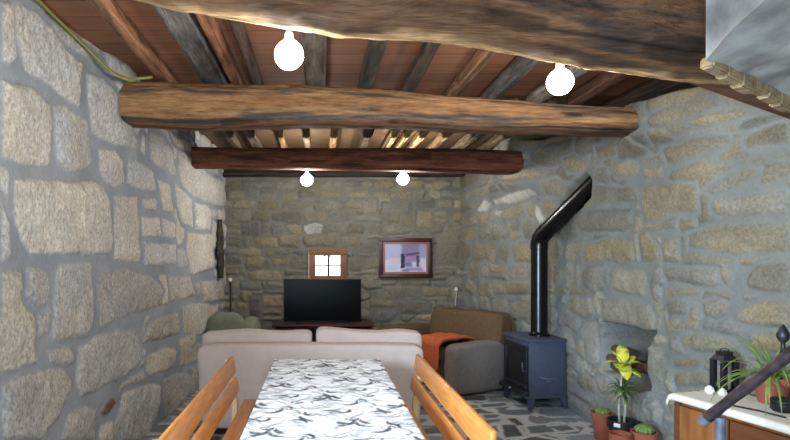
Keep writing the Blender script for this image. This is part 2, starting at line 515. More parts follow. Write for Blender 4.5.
# ---- right wall: tan rubble with wide grey mortar, a niche, a ledge under the ceiling
RW = [
 [(695,122),(712,113),(740,108),(760,112),(740,118),(720,125),(700,128)],
 [(672,145),(690,140),(728,134),(731,140),(726,146),(700,155),(680,160),(668,162),(664,152)],
 [(742,140),(755,132),(775,124),(790,120),(790,143),(765,146),(745,149)],
 [(770,155),(785,153),(784,159),(772,159)],
 [(706,190),(720,178),(745,168),(762,170),(760,178),(735,188),(715,194)],
 [(643,186),(670,183),(698,184),(700,212),(672,213),(660,220),(645,221),(642,205)],
 [(716,198),(740,195),(790,190),(790,213),(740,216),(718,215),(713,206)],
 [(680,217),(697,220),(697,228),(682,231)],
 [(690,233),(730,222),(790,222),(790,252),(740,253),(715,252),(690,248)],
 [(664,240),(680,238),(681,260),(664,263)],
 [(588,187),(600,184),(635,188),(640,196),(636,202),(600,204),(588,200)],
 [(580,212),(600,208),(632,210),(634,226),(624,231),(595,232),(582,230),(575,222)],
 [(585,244),(610,239),(632,240),(634,260),(622,262),(588,262),(584,253)],
 [(640,238),(645,232),(655,240),(660,245),(658,260),(641,262)],
 [(750,275),(760,264),(790,261),(790,292),(770,294),(750,290),(747,282)],
 [(664,270),(680,266),(720,270),(722,284),(710,287),(690,283),(668,280)],
 [(664,288),(690,284),(702,290),(700,296),(680,298),(664,297)],
 [(702,302),(715,298),(728,303),(728,312),(718,318),(706,315)],
 [(668,302),(680,300),(690,306),(688,315),(670,317)],
 [(683,338),(690,333),(715,334),(735,339),(738,347),(725,353),(700,352),(686,347)],
 [(740,308),(760,302),(790,302),(790,326),(765,327),(742,322),(735,315)],
 [(750,333),(775,332),(790,335),(790,352),(770,352),(748,350)],
 [(672,358),(690,357),(705,360),(700,366),(675,366)],
 [(675,372),(700,370),(712,375),(708,384),(678,386)],
 [(602,302),(615,300),(650,305),(655,318),(654,330),(630,327),(615,321),(602,318)],
 [(568,298),(592,297),(595,315),(585,319),(570,310)],
 [(585,324),(598,323),(600,345),(599,365),(592,368),(586,355)],
 [(648,346),(662,345),(665,360),(664,384),(654,387),(648,372)],
 [(654,336),(660,333),(668,336),(667,343),(655,344)],
 [(596,378),(608,376),(612,384),(612,393),(603,394),(597,386)],
 [(630,402),(655,400),(663,410),(660,425),(640,424),(628,415)],
 [(640,394),(660,392),(670,396),(655,400),(640,399)],
 [(647,130),(655,128),(662,133),(658,143),(652,146),(648,140)],
 [(614,163),(630,160),(640,165),(638,175),(620,177),(613,172)],
 [(643,168),(662,166),(663,178),(645,180)],
 [(595,148),(615,142),(625,145),(620,155),(600,160)],
 [(565,158),(575,155),(588,162),(586,172),(570,172)],
 [(525,172),(545,166),(555,170),(550,178),(528,181)],
 [(494,200),(510,196),(538,188),(540,195),(520,202),(497,206)],
 [(477,210),(485,199),(492,203),(488,211),(480,213)],
 [(536,205),(540,206),(547,220),(540,224),(536,216)],
 [(496,211),(503,212),(500,218),(495,216)],
 [(547,182),(560,177),(567,185),(560,196),(548,194)],
 [(527,154),(543,152),(545,160),(530,162)],
 [(481,229),(488,227),(491,234),(484,239)],
 [(463,216),(476,215),(478,226),(464,227)],
 [(493,224),(505,225),(506,232),(494,232)],
 [(480,264),(489,263),(489,278),(481,278)],
 [(513,246),(530,244),(533,262),(515,262)],
 [(492,282),(530,281),(531,293),(495,295)],
]
PALE = {39, 40, 38, 41}
def right_col(z=0):
    k = random.uniform(.8, 1.15); w = random.uniform(-.04, .04)
    return np.array([.222 + w * .8, .200 + w * .4, .146 - w * .3]) * k
def rubble_col(z=0):
    k = random.uniform(.75, 1.1); w = random.uniform(-.03, .04)
    return (np.array([.222 + w * .6, .214 + w * .3, .186 - w * .2]) if z < random.uniform(1.0, 1.5) else np.array([.215 + w * .6, .198 + w * .3, .150 - w * .2])) * k
NICHE_PX = [(602,322),(616,324),(632,329),(656,332),(651,340),(648,346),(646,372),(651,388),(640,391),(616,391),(611,374),(602,371)]
NICHE = [on_right(p) for p in NICHE_PX]
sR = np.concatenate([np.linspace(-1.3, 2.6, 50, endpoint=False), np.linspace(2.6, 6.2, 290, endpoint=False), np.linspace(6.2, 8.25, 130)])
zR = np.linspace(-.02, CEIL + .03, 230)
fr = Field(sR, zR, .012, 5, 23)
for i, P in enumerate(RW):
    c = np.array([.42, .41, .36]) if i in PALE else (right_col() if i < 24 or i > 31 else rubble_col() * 1.1)
    fr.add([on_right(p) for p in P], c, .05 if i == 44 else random.uniform(.012, .035))
fr.fill(-1.3, 8.25, 0, CEIL, (.10, .27), (.18, .55), rubble_col, .022, (.012, .036), .018, .6)
dr, cr = fr.finish(lin((121, 125, 122)), .022, .035, .009, .24, 9, .22)
dr = dr * (1 - np.exp(-((fr.S - 5.28) ** 2 + (fr.Z - 2.17) ** 2) / .17 ** 2))
nd_ = poly_sdf(fr.PS, fr.PZ, NICHE)
rec = sstep(-.012, .018, nd_)
cr = cr * (1 - rec[..., None]) + (np.array(lin((118, 110, 98))) * (1 + .9 * fbm(fr.S, fr.Z, 5, 3, 77))[..., None]) * rec[..., None]
hole = [on_right(p) for p in ((560,208),(572,182),(586,172),(591,180),(591,196),(584,206),(570,218))]
rec2 = sstep(-.01, .02, poly_sdf(fr.PS, fr.PZ, hole))
ztop = np.interp(fr.S, [2.4, 3.0, 3.6, 4.4, 5.6, 6.2, 6.5], [2.58, 2.6, 2.63, 2.72, 2.76, 2.80, 3.2]) + .05 * fbm(fr.S, fr.Z * 0, 4, 3, 61)
ledge = sstep(0, .05, fr.Z - ztop)
bulge = .26 * sstep(2.15, 2.45, fr.Z) * np.exp(-((fr.S - 6.45) / .5) ** 2)
XR = poly_x(RIGHT, fr.S) - dr - bulge + rec * .52 + rec2 * .14 + ledge * .45 - .15 * sstep(2.30, 2.5, fr.Z) * (1 - ledge) * np.exp(-((fr.S - 4.2) / .45) ** 2)
me = grid_mesh('wall_right', XR, fr.S, fr.Z, cr, M['stone'], alpha=fr.mask)
tag(link('wall_right', me, None), 'right wall of tan rubble stone with wide grey mortar and a log niche', 'wall', kind='structure')

# ---- back wall: small coursed rubble with the window opening
BW = [
 [(228,209),(251,209),(251,221),(229,221)], [(257,202),(280,201),(280,211),(258,211)], [(261,193),(276,193),(276,198),(261,199)],
 [(281,193),(297,192),(298,200),(281,200)], [(304,226),(315,222),(323,225),(320,233),(308,235),(304,231)], [(242,223),(260,222),(260,235),(242,235)],
 [(255,238),(277,238),(278,247),(256,247)], [(248,272),(265,269),(283,272),(282,280),(250,279)], [(240,282),(260,281),(261,289),(240,290)],
 [(262,296),(282,294),(282,306),(263,306)], [(250,298),(260,297),(260,316),(250,316)], [(272,259),(287,259),(287,266),(273,266)],
 [(363,200),(377,200),(377,213),(364,213)], [(382,203),(411,202),(411,213),(383,214)], [(417,211),(432,211),(433,228),(418,227)],
 [(391,192),(411,191),(411,199),(391,199)], [(438,200),(452,200),(452,207),(438,208)], [(436,247),(458,246),(459,265),(436,264)],
 [(359,240),(377,240),(377,252),(360,252)], [(401,217),(412,217),(413,226),(401,227)], [(383,287),(420,287),(421,297),(384,299)],
 [(401,302),(425,301),(431,305),(430,312),(402,314)], [(370,300),(394,300),(395,307),(371,307)], [(423,288),(450,288),(450,296),(424,296)],
 [(350,260),(361,260),(361,271),(350,271)],
]
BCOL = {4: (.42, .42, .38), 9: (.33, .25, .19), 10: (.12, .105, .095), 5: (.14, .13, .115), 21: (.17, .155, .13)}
def back_col(z=0):
    k = random.uniform(.72, 1.15); w = random.uniform(-.03, .035)
    return np.array([.225 + w, .206 + w * .5, .150 - w * .4]) * k
sB = np.linspace(-1.55, 2.2, 290); zB = np.linspace(-.02, CEIL + .03, 230)
fb = Field(sB, zB, .010, 6, 43)
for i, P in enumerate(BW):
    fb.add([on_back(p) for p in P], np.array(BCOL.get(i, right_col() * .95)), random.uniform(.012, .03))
fb.fill(-1.55, 2.2, 0, CEIL, (.10, .20), (.16, .46), back_col, .026, (.015, .045), .016, .5)
db, cb = fb.finish(lin((116, 116, 108)), .013, .03, .012, .22, 13, .2)
WX0, WX1 = (309 - 320) * BACK / FPX, (346.5 - 320) * BACK / FPX
WZ1, WZ0 = EYE + (255 - 249) * BACK / FPX, EYE + (255 - 282) * BACK / FPX
sc_ = (sB[1:] + sB[:-1]) / 2; zc_ = (zB[1:] + zB[:-1]) / 2
keep = ~(((sc_ > WX0) & (sc_ < WX1))[:, None] & ((zc_ > WZ0) & (zc_ < WZ1))[None, :])
me = grid_mesh('wall_back', fb.S, BACK - db, fb.Z, cb, M['stone'], keep=keep, alpha=fb.mask)
tag(link('wall_back', me, None), 'back wall of small coursed rubble stone with a little window', 'wall', kind='structure')

# ---- floor: slate flags in pale mortar
def slate_col(z=0):
    k = random.uniform(.55, 1.45)
    c = np.array([.19, .215, .245]) * k
    if random.random() < .12: c = np.array([.14, .115, .10]) * k
    if random.random() < .18: c = np.array([.22, .225, .225]) * random.uniform(.8, 1.1)
    return c
FW = [[(463,396),(485,395),(485,400),(463,400)], [(506,418),(515,417),(525,425),(517,425)], [(500,424),(515,424),(523,436),(505,437)], [(526,426),(546,424),(556,431),(530,434)],
      [(482,414),(500,414),(498,417),(484,418)], [(547,426),(566,424),(575,429),(560,431)], [(480,404),(505,402),(508,405),(482,407)], [(515,440),(535,436),(560,440),(540,446),(520,446)]]
def on_floor(p):
    d = EYE * FPX / (p[1] - 255)
    return ((p[0] - 320) * d / FPX, d)
sF = np.linspace(-1.8, 3.0, 330)
zF = np.concatenate([np.linspace(-1.35, 3.6, 120, endpoint=False), np.linspace(3.6, 7.0, 230, endpoint=False), np.linspace(7.0, 8.3, 40)])
ff = Field(sF, zF, .008, 5, 63)
for P in FW: ff.add([on_floor(p) for p in P], slate_col() * .7, .004)
ff.fill(-1.8, 3.0, -1.35, 8.3, (.14, .30), (.16, .48), slate_col, .035, (.002, .005), .025, .9)
df, cf = ff.finish(lin((192, 196, 197)), .012, .02, .002, .25, 17, .12)
me = grid_mesh('floor', ff.S, ff.Z, df - .006, cf, M['slate'])
tag(link('floor', me, None), 'dark slate flagstone floor with pale mortar joints', 'floor', kind='structure')

# ---- ceiling of reddish planks
m, nt, b = new_mat('reddish ceiling planks')
tc = nd(nt, 'ShaderNodeTexCoord')
mp = nd(nt, 'ShaderNodeMapping'); mp.inputs['Scale'].default_value = (1.0, 9, 9)
no = nd(nt, 'ShaderNodeTexNoise'); no.inputs['Scale'].default_value = 3; no.inputs['Detail'].default_value = 6
nt.links.new(tc.outputs['Object'], mp.inputs[0]); nt.links.new(mp.outputs[0], no.inputs['Vector'])
br = nd(nt, 'ShaderNodeTexBrick')
br.inputs['Color1'].default_value = (*lin((156, 104, 72)), 1); br.inputs['Color2'].default_value = (*lin((136, 90, 62)), 1)
br.inputs['Mortar'].default_value = (*lin((100, 66, 48)), 1); br.inputs['Scale'].default_value = 1
br.inputs['Mortar Size'].default_value = .004; br.inputs['Brick Width'].default_value = 2.3; br.inputs['Row Height'].default_value = .21
nt.links.new(tc.outputs['Object'], br.inputs['Vector'])
mr = nd(nt, 'ShaderNodeMapRange'); mr.inputs['To Min'].default_value = .55; mr.inputs['To Max'].default_value = 1.35
nt.links.new(no.outputs[0], mr.inputs[0])
mx = nd(nt, 'ShaderNodeVectorMath', operation='SCALE')
nt.links.new(br.outputs['Color'], mx.inputs[0]); nt.links.new(mr.outputs[0], mx.inputs['Scale'])
nt.links.new(mx.outputs[0], b.inputs['Base Color']); b.inputs['Roughness'].default_value = .75
M['planks'] = m
box('ceiling', (.65, 1.81, CEIL + .02), (5.6, 6.42, .04), M['planks'], bev=0)
o = box('ceiling', (.65, 6.71, CEIL + .02), (5.6, 3.38, .04), plain('pale yellowish boards', lin((100, 76, 50)), .8, var=.4, scale=3, stretch=(1, 7, 1)), bev=0)
tag(o, 'paler yellowish board ceiling at the far end of the room', 'ceiling', kind='structure')
tag(bpy.data.objects['ceiling'], 'reddish brown plank ceiling above the log beams', 'ceiling', kind='structure')

# ---- front wall behind the camera with the open doorway
bm = bmesh.new()
yc = FRONT_Y - .16
for (x0, x1, z0, z1) in ((-2.0, DOOR_X0, 0, 3.0), (DOOR_X1, 3.4, 0, 3.0), (DOOR_X0, DOOR_X1, DOOR_H, 3.0)):
    bx(bm, ((x0 + x1) / 2, yc, (z0 + z1) / 2), (x1 - x0, .3, z1 - z0))
tag(obj('wall_front', bm, plain('front wall stone', lin((150, 146, 136)), .9, var=.3, scale=6, bump=.5)),
    'stone wall behind the viewer with an open doorway', 'wall', kind='structure')

# ------------------------------------------------------------------ timber
def silhouette(d, a, ytop, ybot, bfix=None, n=3.2):
    """centre height and half height of a log at distance d whose outline meets two picture rows"""
    q = n / (n - 1)
    st, sb = (255 - ytop) / FPX if ytop is not None else None, (255 - ybot) / FPX
    sup = lambda s, b_: ((a * abs(s)) ** q + b_ ** q) ** (1 / q)
    if bfix is not None: return sb * d + EYE + sup(sb, bfix), bfix
    lo, hi = .02, .6
    for _ in range(40):
        b_ = (lo + hi) / 2
        if (st * d + EYE - sup(st, b_)) - (sb * d + EYE + sup(sb, b_)) > 0: lo = b_
        else: hi = b_
    b_ = (lo + hi) / 2
    return (st * d + EYE - sup(st, b_) + sb * d + EYE + sup(sb, b_)) / 2, b_

def log(name, stations, seed, colf, m, n=3.2, K=84, amp=.018, parent=None):
    """stations: (x, y, z, half width, half height); the log runs through them"""
    st = np.array(stations, float); N = 260 if K > 30 else 90
    L = np.concatenate([[0], np.cumsum(np.linalg.norm(np.diff(st[:, :3], axis=0), axis=1))])
    t = np.linspace(0, L[-1], N)
    S = np.stack([np.interp(t, L, st[:, k]) for k in range(5)], 1)
    k_ = np.ones(7) / 7
    for k in range(5):
        pad = np.concatenate([np.full(3, S[0, k]), S[:, k], np.full(3, S[-1, k])])
        if k > 0: S[:, k] = np.convolve(pad, k_, 'valid')
    ax = (S[-1, :3] - S[0, :3]); ax[2] = 0; ax /= np.linalg.norm(ax); side = np.array([-ax[1], ax[0], 0])
    th = np.linspace(0, 2 * np.pi, K, endpoint=False)
    cx = np.sign(np.cos(th)) * np.abs(np.cos(th)) ** (2 / n); cz = np.sign(np.sin(th)) * np.abs(np.sin(th)) ** (2 / n)
    A, T = np.meshgrid(th, t)
    wob = 1 + amp * 6 * fbm(T * 1., np.cos(A) + np.sin(A) * 1.3, 1.3, 3, seed) * .5 + amp * 1.2 * fbm(T * 6, np.cos(A) * 5 + np.sin(A) * 7, 1.5, 3, seed + 8) + amp * 4 * (fbm(T * 2.2, np.cos(A) * 2 + np.sin(A) * 3, 2.5, 3, seed + 3))
    P = S[:, None, :3] + (side[None, None] * (cx[None, :, None] * S[:, None, 3:4]) + np.array([0, 0, 1.])[None, None] * (cz[None, :, None] * S[:, None, 4:5])) * wob[..., None]
    C = colf(T, A, cx[None] + 0 * T, cz[None] + 0 * T)
    X = np.concatenate([P, P[:, :1]], 1); Cc = np.concatenate([C, C[:, :1]], 1)
    # closed ends
    c0 = np.repeat(P[:1].mean(1, keepdims=True), K + 1, 1); c1 = np.repeat(P[-1:].mean(1, keepdims=True), K + 1, 1)
    X = np.concatenate([c0, X, c1], 0); Cc = np.concatenate([Cc[:1], Cc, Cc[-1:]], 0)
    me = grid_mesh(name, X[..., 0], X[..., 1], X[..., 2], Cc, m)
    bm = bmesh.new(); bm.from_mesh(me)
    bmesh.ops.remove_doubles(bm, verts=bm.verts, dist=.0004); bmesh.ops.recalc_face_normals(bm, faces=bm.faces)
    bm.to_mesh(me); bm.free()
    return link(name, me, None, parent)

def beam_col(base, dark, pale, seed, pale_low=None, darkness=.5, band=None):
    base, dark, pale = (np.array(lin(c)) for c in (base, dark, pale))
    def f(T, A, cx, cz):
        u = np.cos(A) * 1.2; v = np.sin(A) * 1.2
        k = sstep(-.12, .22, fbm(T * 1.1, u + v * 1.7, 1.6, 4, seed) + (darkness - .5))
        g = sstep(.05, .3, fbm(T * .7, u * 2 + v * 2.3, 2.2, 4, seed + 5))
        c = base * (1 - k[..., None]) + dark * k[..., None]
        c = c * (1 - .7 * g[..., None]) + pale * .7 * g[..., None]
        if pale_low is not None:
            # sapwood left along the hewn lower arris on the far side
            a = np.degrees(np.arctan2(np.sin(A), np.cos(A)))
            lo, hi = pale_low
            e = fbm(T * 3, T * 0, 1.4, 4, seed + 9) * 16
            w = sstep(lo - 6, lo + 3, a + e) * (1 - sstep(hi - 3, hi + 6, a + e))
            c = c * (1 - w[..., None]) + np.array(lin((204, 164, 114))) * (1 + .5 * fbm(T * 4, A * 2, 3, 3, seed + 2))[..., None] * w[..., None]
        if band is not None:
            # grey weathered face along the lower arris of the near side, reddish below it
            a = np.degrees(A % (2 * np.pi))
            e = fbm(T * .9, T * 0, 1.3, 4, seed + 50) * 40; e2 = fbm(T * 1.5, T * 0, 1.3, 4, seed + 51) * 22
            w = sstep(band[0] - 2, band[0] + 3, a + e) * (1 - sstep(band[1] - 2, band[1] + 3, a + e2)) * (.55 + .45 * sstep(-.2, .1, fbm(T, A, 1.5, 3, seed + 52)))
            c = c * (1 - w[..., None]) + np.array(lin((74, 70, 68))) * w[..., None]
            w = sstep(band[1] - 2, band[1] + 3, a + e2) * (1 - sstep(290, 310, a))
            c = c * (1 - .8 * w[..., None]) + np.array(lin((112, 76, 54))) * .8 * w[..., None]
        # long drying cracks
        for kk in range(3):
            a0 = -2.2 + kk * .55; line = a0 + .22 * fbm(T * .8, T * 0 + kk * 7, 1.1, 3, seed + 30 + kk)
            w = np.exp(-((A - (line % (2 * np.pi))) / .06) ** 2) * sstep(-.05, .1, fbm(T * .6, T * 0 + kk, 1.1, 2, seed + 40 + kk))
            c = c * (1 - .8 * w[..., None])
        gr = fbm(T * 1.2, u * 9 + v * 11, 2.0, 4, seed + 14)          # grain streaks
        kn = sstep(.30, .42, fbm(T * 1.6, u * 1.5 + v * 2.1, 2.2, 2, seed + 22))     # knots and worm-eaten patches
        c = c * (1 - .55 * kn[..., None])
        return np.clip(c * (1 + .45 * fbm(T * 2, A * 3, 2.5, 3, seed + 12) + .5 * gr)[..., None], .004, .8)
    return f

# nearest beam
B1 = []
for px, yb in ((-160, -38), (60, -12), (132, -1), (169, 9), (230, 18), (292, 27), (341, 35), (390, 37), (440, 41), (484, 46), (525, 53), (554, 59), (595, 67), (652, 75), (700, 80), (745, 84)):
    d = 2.10 + .50 * (px - 135) / 565
    zc, hb = silhouette(d, .21, None, yb, .21)
    B1.append(((px - 320) * d / FPX, d, zc, .21, hb))
o = log('ceiling_beam', B1, 3, beam_col((124, 90, 64), (78, 64, 55), (150, 108, 74), 31, pale_low=(-82, -34), darkness=.40), M['oldwood'])
tag(o, 'nearest heavy hewn log beam with two bulbs hanging below', 'beam', 'log beams under the ceiling', 'structure')
B2 = []
for px, yt, yb in ((100, 83, 127), (120, 83, 127), (150, 82, 128), (200, 83, 131), (250, 85, 130), (300, 85, 129), (340, 87, 128), (400, 91, 130), (450, 96, 133), (500, 100, 135), (554, 105, 135), (600, 107, 137), (637, 110, 137), (665, 111, 137)):
    zc, hb = silhouette(4.3, .17, yt, yb)
    B2.append(((px - 320) * 4.3 / FPX, 4.3, zc, .17, hb))
o = log('ceiling_beam', B2, 8, beam_col((150, 110, 74), (82, 74, 68), (168, 128, 86), 57, darkness=.40, band=(212, 238)), M['oldwood'])
tag(o, 'middle log beam with long cracks crossing above the dining table', 'beam', 'log beams under the ceiling', 'structure')
B3 = []
for px, yt, yb in ((185, 147, 169), (200, 147, 169), (300, 148, 170), (400, 148, 172), (470, 149, 174), (513, 151, 175), (535, 151, 175)):
    zc, hb = silhouette(6.3, .13, yt, yb)
    B3.append(((px - 320) * 6.3 / FPX, 6.3, zc, .13, hb))
o = log('ceiling_beam', B3, 15, beam_col((112, 66, 46), (64, 40, 32), (128, 78, 54), 83, darkness=.42), M['oldwood'], amp=.010)
tag(o, 'farthest dark red log beam near the back wall', 'beam', 'log beams under the ceiling', 'structure')
zc, hb = silhouette(8.0, .07, 166, 176)
o = log('ceiling_beam', [(-1.5, 7.98, 2.72, .07, .06), (2.1, 7.98, 2.72, .07, .06)], 19, beam_col((60, 50, 42), (36, 30, 27), (70, 56, 46), 19), M['oldwood'], amp=.02)
tag(o, 'dark wall plate along the top of the back wall', 'beam', 'log beams under the ceiling', 'structure')

o = log('ceiling_beam', [(2.86, 2.5, 2.85, .11, .10), (2.74, 3.4, 2.86, .11, .10), (2.72, 4.6, 2.88, .11, .09), (2.72, 6.0, 2.89, .11, .08)], 27, beam_col((70, 54, 42), (40, 33, 30), (84, 62, 48), 27), M['oldwood_y'], amp=.02)
tag(o, 'dark timber plate lying on the ledge above the right wall', 'beam', 'log beams under the ceiling', 'structure')
# joists, lying on the beams and carrying the planks
def joist(px, w, d0, d1, colr, seed, px1=None, dref=4.3, roundness=3.5, h=.055):
    x = (px - 320) * dref / FPX
    x1 = x if px1 is None else px1
    c = [tuple(max(0, min(255, v * k)) for v in colr) for k in (1.12, .8, 1.3)]
    zc = CEIL - h - .004
    return log('ceiling_joist', [(x1, d0, zc, w / 2, h), ((x + x1) / 2, (d0 + d1) / 2, zc, w / 2, h), (x, d1, zc, w / 2, h)], seed,
               beam_col(*c, seed), M['oldwood_y'], n=roundness, K=20, amp=.022)
JN = [(165, .09, (146, 106, 76), 'light brown narrow joist beside the left wall'), (213, .19, (104, 99, 94), 'broad grey joist left of the nearest bulb'),
      (236, .075, (118, 78, 56), 'reddish joist beside the broad grey one'), (256, .07, (74, 58, 50), 'thin dark joist between reddish joist and bulb'),
      (316, .165, (104, 94, 84), 'thick weathered joist just right of the nearest bulb'), (367, .11, (78, 68, 60), 'dark round joist over the middle of the room'),
      (414, .10, (82, 66, 54), 'dark brown joist right of the dark round one'), (465, .08, (140, 104, 74), 'light brown joist left of the right bulb'),
      (510, .11, (100, 92, 86), 'grey joist crossing just above the right bulb'), (566, .15, (140, 128, 114), 'wide pale joist right of the right bulb'),
      (612, .13, (92, 64, 50), 'dark brown joist nearest the right wall')]
for i, (px, w, c, lab) in enumerate(JN):
    x0 = (px - 320) * 4.3 / FPX
    o = joist(px, w, -1.0, 5.0, c, 100 + i, px1=x0 * (1.0 + .02 * ((i * 7) % 5 - 2)) + .03 * ((i * 3) % 4 - 1.5), h=.05 + .008 * (i % 3))
    tag(o, lab, 'joist', 'joists between the near beams', 'structure')
JF = [(245, .11, (98, 82, 66)), (277, .07, (128, 98, 66)), (305, .08, (112, 98, 78)), (335, .08, (150, 118, 78)), (371, .11, (82, 68, 56)), (400, .07, (176, 146, 100)),
      (413, .06, (168, 140, 96)), (430, .08, (176, 150, 108)), (455, .10, (140, 112, 80)), (487, .11, (128, 110, 90)), (520, .10, (110, 90, 70)), (222, .1, (96, 80, 64))]
for i, (px, w, c) in enumerate(sorted(JF)):
    o = joist(px, w, 5.05, 8.0, c, 140 + i, dref=5.9, h=.05)
    tag(o, 'short joist lying on the farthest red beam', 'joist', 'joists on the farthest beam', 'structure')

# plastered chimney hood over the right-hand corner, on a brick and timber lintel
hood = thing('chimney_hood', 'whitewashed plaster chimney hood at upper right on a brick lintel', 'chimney hood')
hood['kind'] = 'structure'
A = Vector((1.55, 2.25, 2.345)); Bq = Vector((2.74, 3.00, 2.265)); C_ = Vector((2.96, 1.0, 2.46)); D_ = Vector((1.60, 1.0, 2.50))
bm = bmesh.new()
N = 26
V = {}
for i in range(N + 1):
    for j in range(N + 1):
        u, v = i / N, j / N
        p = A * (1 - u) * (1 - v) + Bq * u * (1 - v) + C_ * u * v + D_ * (1 - u) * v
        p.z += .05 * math.sin(math.pi * min(1, v * 1.6)) + .03 * mnoise.noise(p * 2.2) + .012 * mnoise.noise(p * 8)
        V[i, j] = bm.verts.new(p)
T_ = {}
for (i, j), v in V.items():
    if i in (0, N) or j in (0, N): T_[i, j] = bm.verts.new((v.co.x, v.co.y, CEIL))
for i in range(N):
    for j in range(N): bm.faces.new((V[i, j], V[i + 1, j], V[i + 1, j + 1], V[i, j + 1]))
ring = [(i, 0) for i in range(N)] + [(N, j) for j in range(N)] + [(i, N) for i in range(N, 0, -1)] + [(0, j) for j in range(N, 0, -1)]
for a, b_ in zip(ring, ring[1:] + ring[:1]): bm.faces.new((V[a], V[b_], T_[b_], T_[a]))
obj('plaster_shell', bm, M['plaster'], hood, smooth=False)
shade_auto(bpy.data.objects['plaster_shell'], 35)
dirv = (Bq - A); Lh = dirv.length; ux = dirv.normalized(); nrm = Vector((ux.y, -ux.x, 0)).normalized()
rm = Matrix((ux, nrm.cross(ux) * -1, Vector((0, 0, 1)))).transposed()
def along(t, off, dz): return A + ux * t + nrm * off + Vector((0, 0, dz))
n_b = 10
for k in range(n_b):
    t = .05 + (Lh - .05) * (k + .5) / n_b
    bm = bmesh.new()
    hexa(bm, [along(t + sx * Lh / n_b * .485, oy, dz) for dz in (-.028 - .010 * ((k * 7) % 3), .02) for sx, oy in ((-1, -.045), (1, -.045), (1, .008), (-1, .008))])
    bmesh.ops.bevel(bm, geom=bm.edges[:], offset=.008, segments=2, affect='EDGES')
    shade_auto(obj('lintel_brick', bm, M['brick'], hood))
bm = bmesh.new()
ta, tb_ = Vector((1.62, 2.66, 2.505)), Vector((2.72, 3.09, 2.345))
tn = Vector((-(tb_ - ta).y, (tb_ - ta).x, 0)).normalized()
hexa(bm, [q + tn * o_ + Vector((0, 0, dz)) for dz in (-.055, .055) for q, o_ in ((ta, -.07), (tb_, -.07), (tb_, .07), (ta, .07))])
bmesh.ops.bevel(bm, geom=bm.edges[:], offset=.012, segments=2, affect='EDGES')
shade_auto(obj('lintel_timber', bm, plain('brown lintel timber', lin((104, 72, 50)), .75, var=.4, scale=5, stretch=(1, 4, 4), bump=.2), hood))
# ---- window
win = thing('window_1', 'little brown wooden window with four panes behind the television', 'window', ((WX0 + WX1) / 2, BACK, (WZ0 + WZ1) / 2))
win['kind'] = 'structure'
w_, h_ = WX1 - WX0, WZ1 - WZ0
bm = bmesh.new(); fw = .092
bx(bm, (0, -.02, h_ / 2 - fw / 2), (w_, .10, fw), bev=.006); bx(bm, (0, -.02, -h_ / 2 + fw / 2), (w_, .10, fw), bev=.006)
for s in (-1, 1): bx(bm, (s * (w_ / 2 - fw / 2), -.02, 0), (fw, .10, h_ - 2 * fw), bev=.006)
shade_auto(obj('window_frame', bm, M['winwood'], win))
box('mullion', (.01, -.02, 0), (.03, .05, h_ - 2 * fw), plain('dark mullion', lin((60, 52, 46)), .6), win, .004)
box('glazing_bar', (0, -.015, .0), (w_ - 2 * fw, .02, .016), plain('pale glazing bar', lin((150, 150, 140)), .6), win, .003)
for s in (-1, 1): box('pane', (s * (w_ / 4 - fw / 2) + .005, .01, 0), (w_ / 2 - fw - .012, .004, h_ - 2 * fw), M['glass'], win, 0)
# a tree outside, its foliage just showing through the top of the panes
tree = thing('tree', 'green tree outside the little window', 'tree', (.1, 11.2, 0))
bm = bmesh.new(); tube(bm, [(.33, 0, 0), (.36, 0, 1.2), (.33, .02, 2.6)], [.06, .055, .04], 10); obj('trunk', bm, M['bark'], tree, True)
bm = bmesh.new(); rr_ = random.Random(5)
for k in range(700):
    c = Vector((rr_.gauss(.0, .75), rr_.gauss(0, .3), 1.64 + abs(rr_.gauss(0, .36)) - .10 * rr_.random()))
    n_ = Vector((rr_.uniform(-1, 1), rr_.uniform(-1, 1), rr_.uniform(-1, 1))).normalized(); t_ = n_.orthogonal().normalized(); b2 = n_.cross(t_)
    l, w2 = .09, .035
    bm.faces.new([bm.verts.new(c + q) for q in (t_ * l, b2 * w2 + n_ * .01, -t_ * l, -b2 * w2 + n_ * .01)])
obj('foliage', bm, plain('green leaves', lin((66, 80, 60)), .7, var=.3), tree)
bm = bmesh.new(); bx(bm, (0, 13, -.03), (16, 9.7, .04))
tag(obj('ground', bm, plain('grass outside', lin((120, 130, 90)), .95, var=.3)), 'grass outside the house', 'ground', kind='structure')
# ================================================================== THE THINGS
random.seed(5)
# ---- dining table and its cloth
TX0, TX1, TY0, TY1, TZ = -.345, .455, 1.75, 4.31, .75
tb = thing('dining_table', 'long dining table hidden under a black and white printed cloth', 'table', ((TX0 + TX1) / 2, (TY0 + TY1) / 2, 0))
box('tabletop', (0, 0, TZ - .028), (TX1 - TX0 - .016, TY1 - TY0 - .016, .04), M['pine'], tb, .005)
for sx in (-1, 1):
    for sy in (-1, 1):
        box('leg', (sx * .32, sy * 1.17, (TZ - .05) / 2), (.07, .07, TZ - .05), M['pine'], tb, .006)
for sy in (-1, 1): box('apron', (0, sy * 1.17, TZ - .095), (.57, .024, .09), M['pine'], tb, .003)
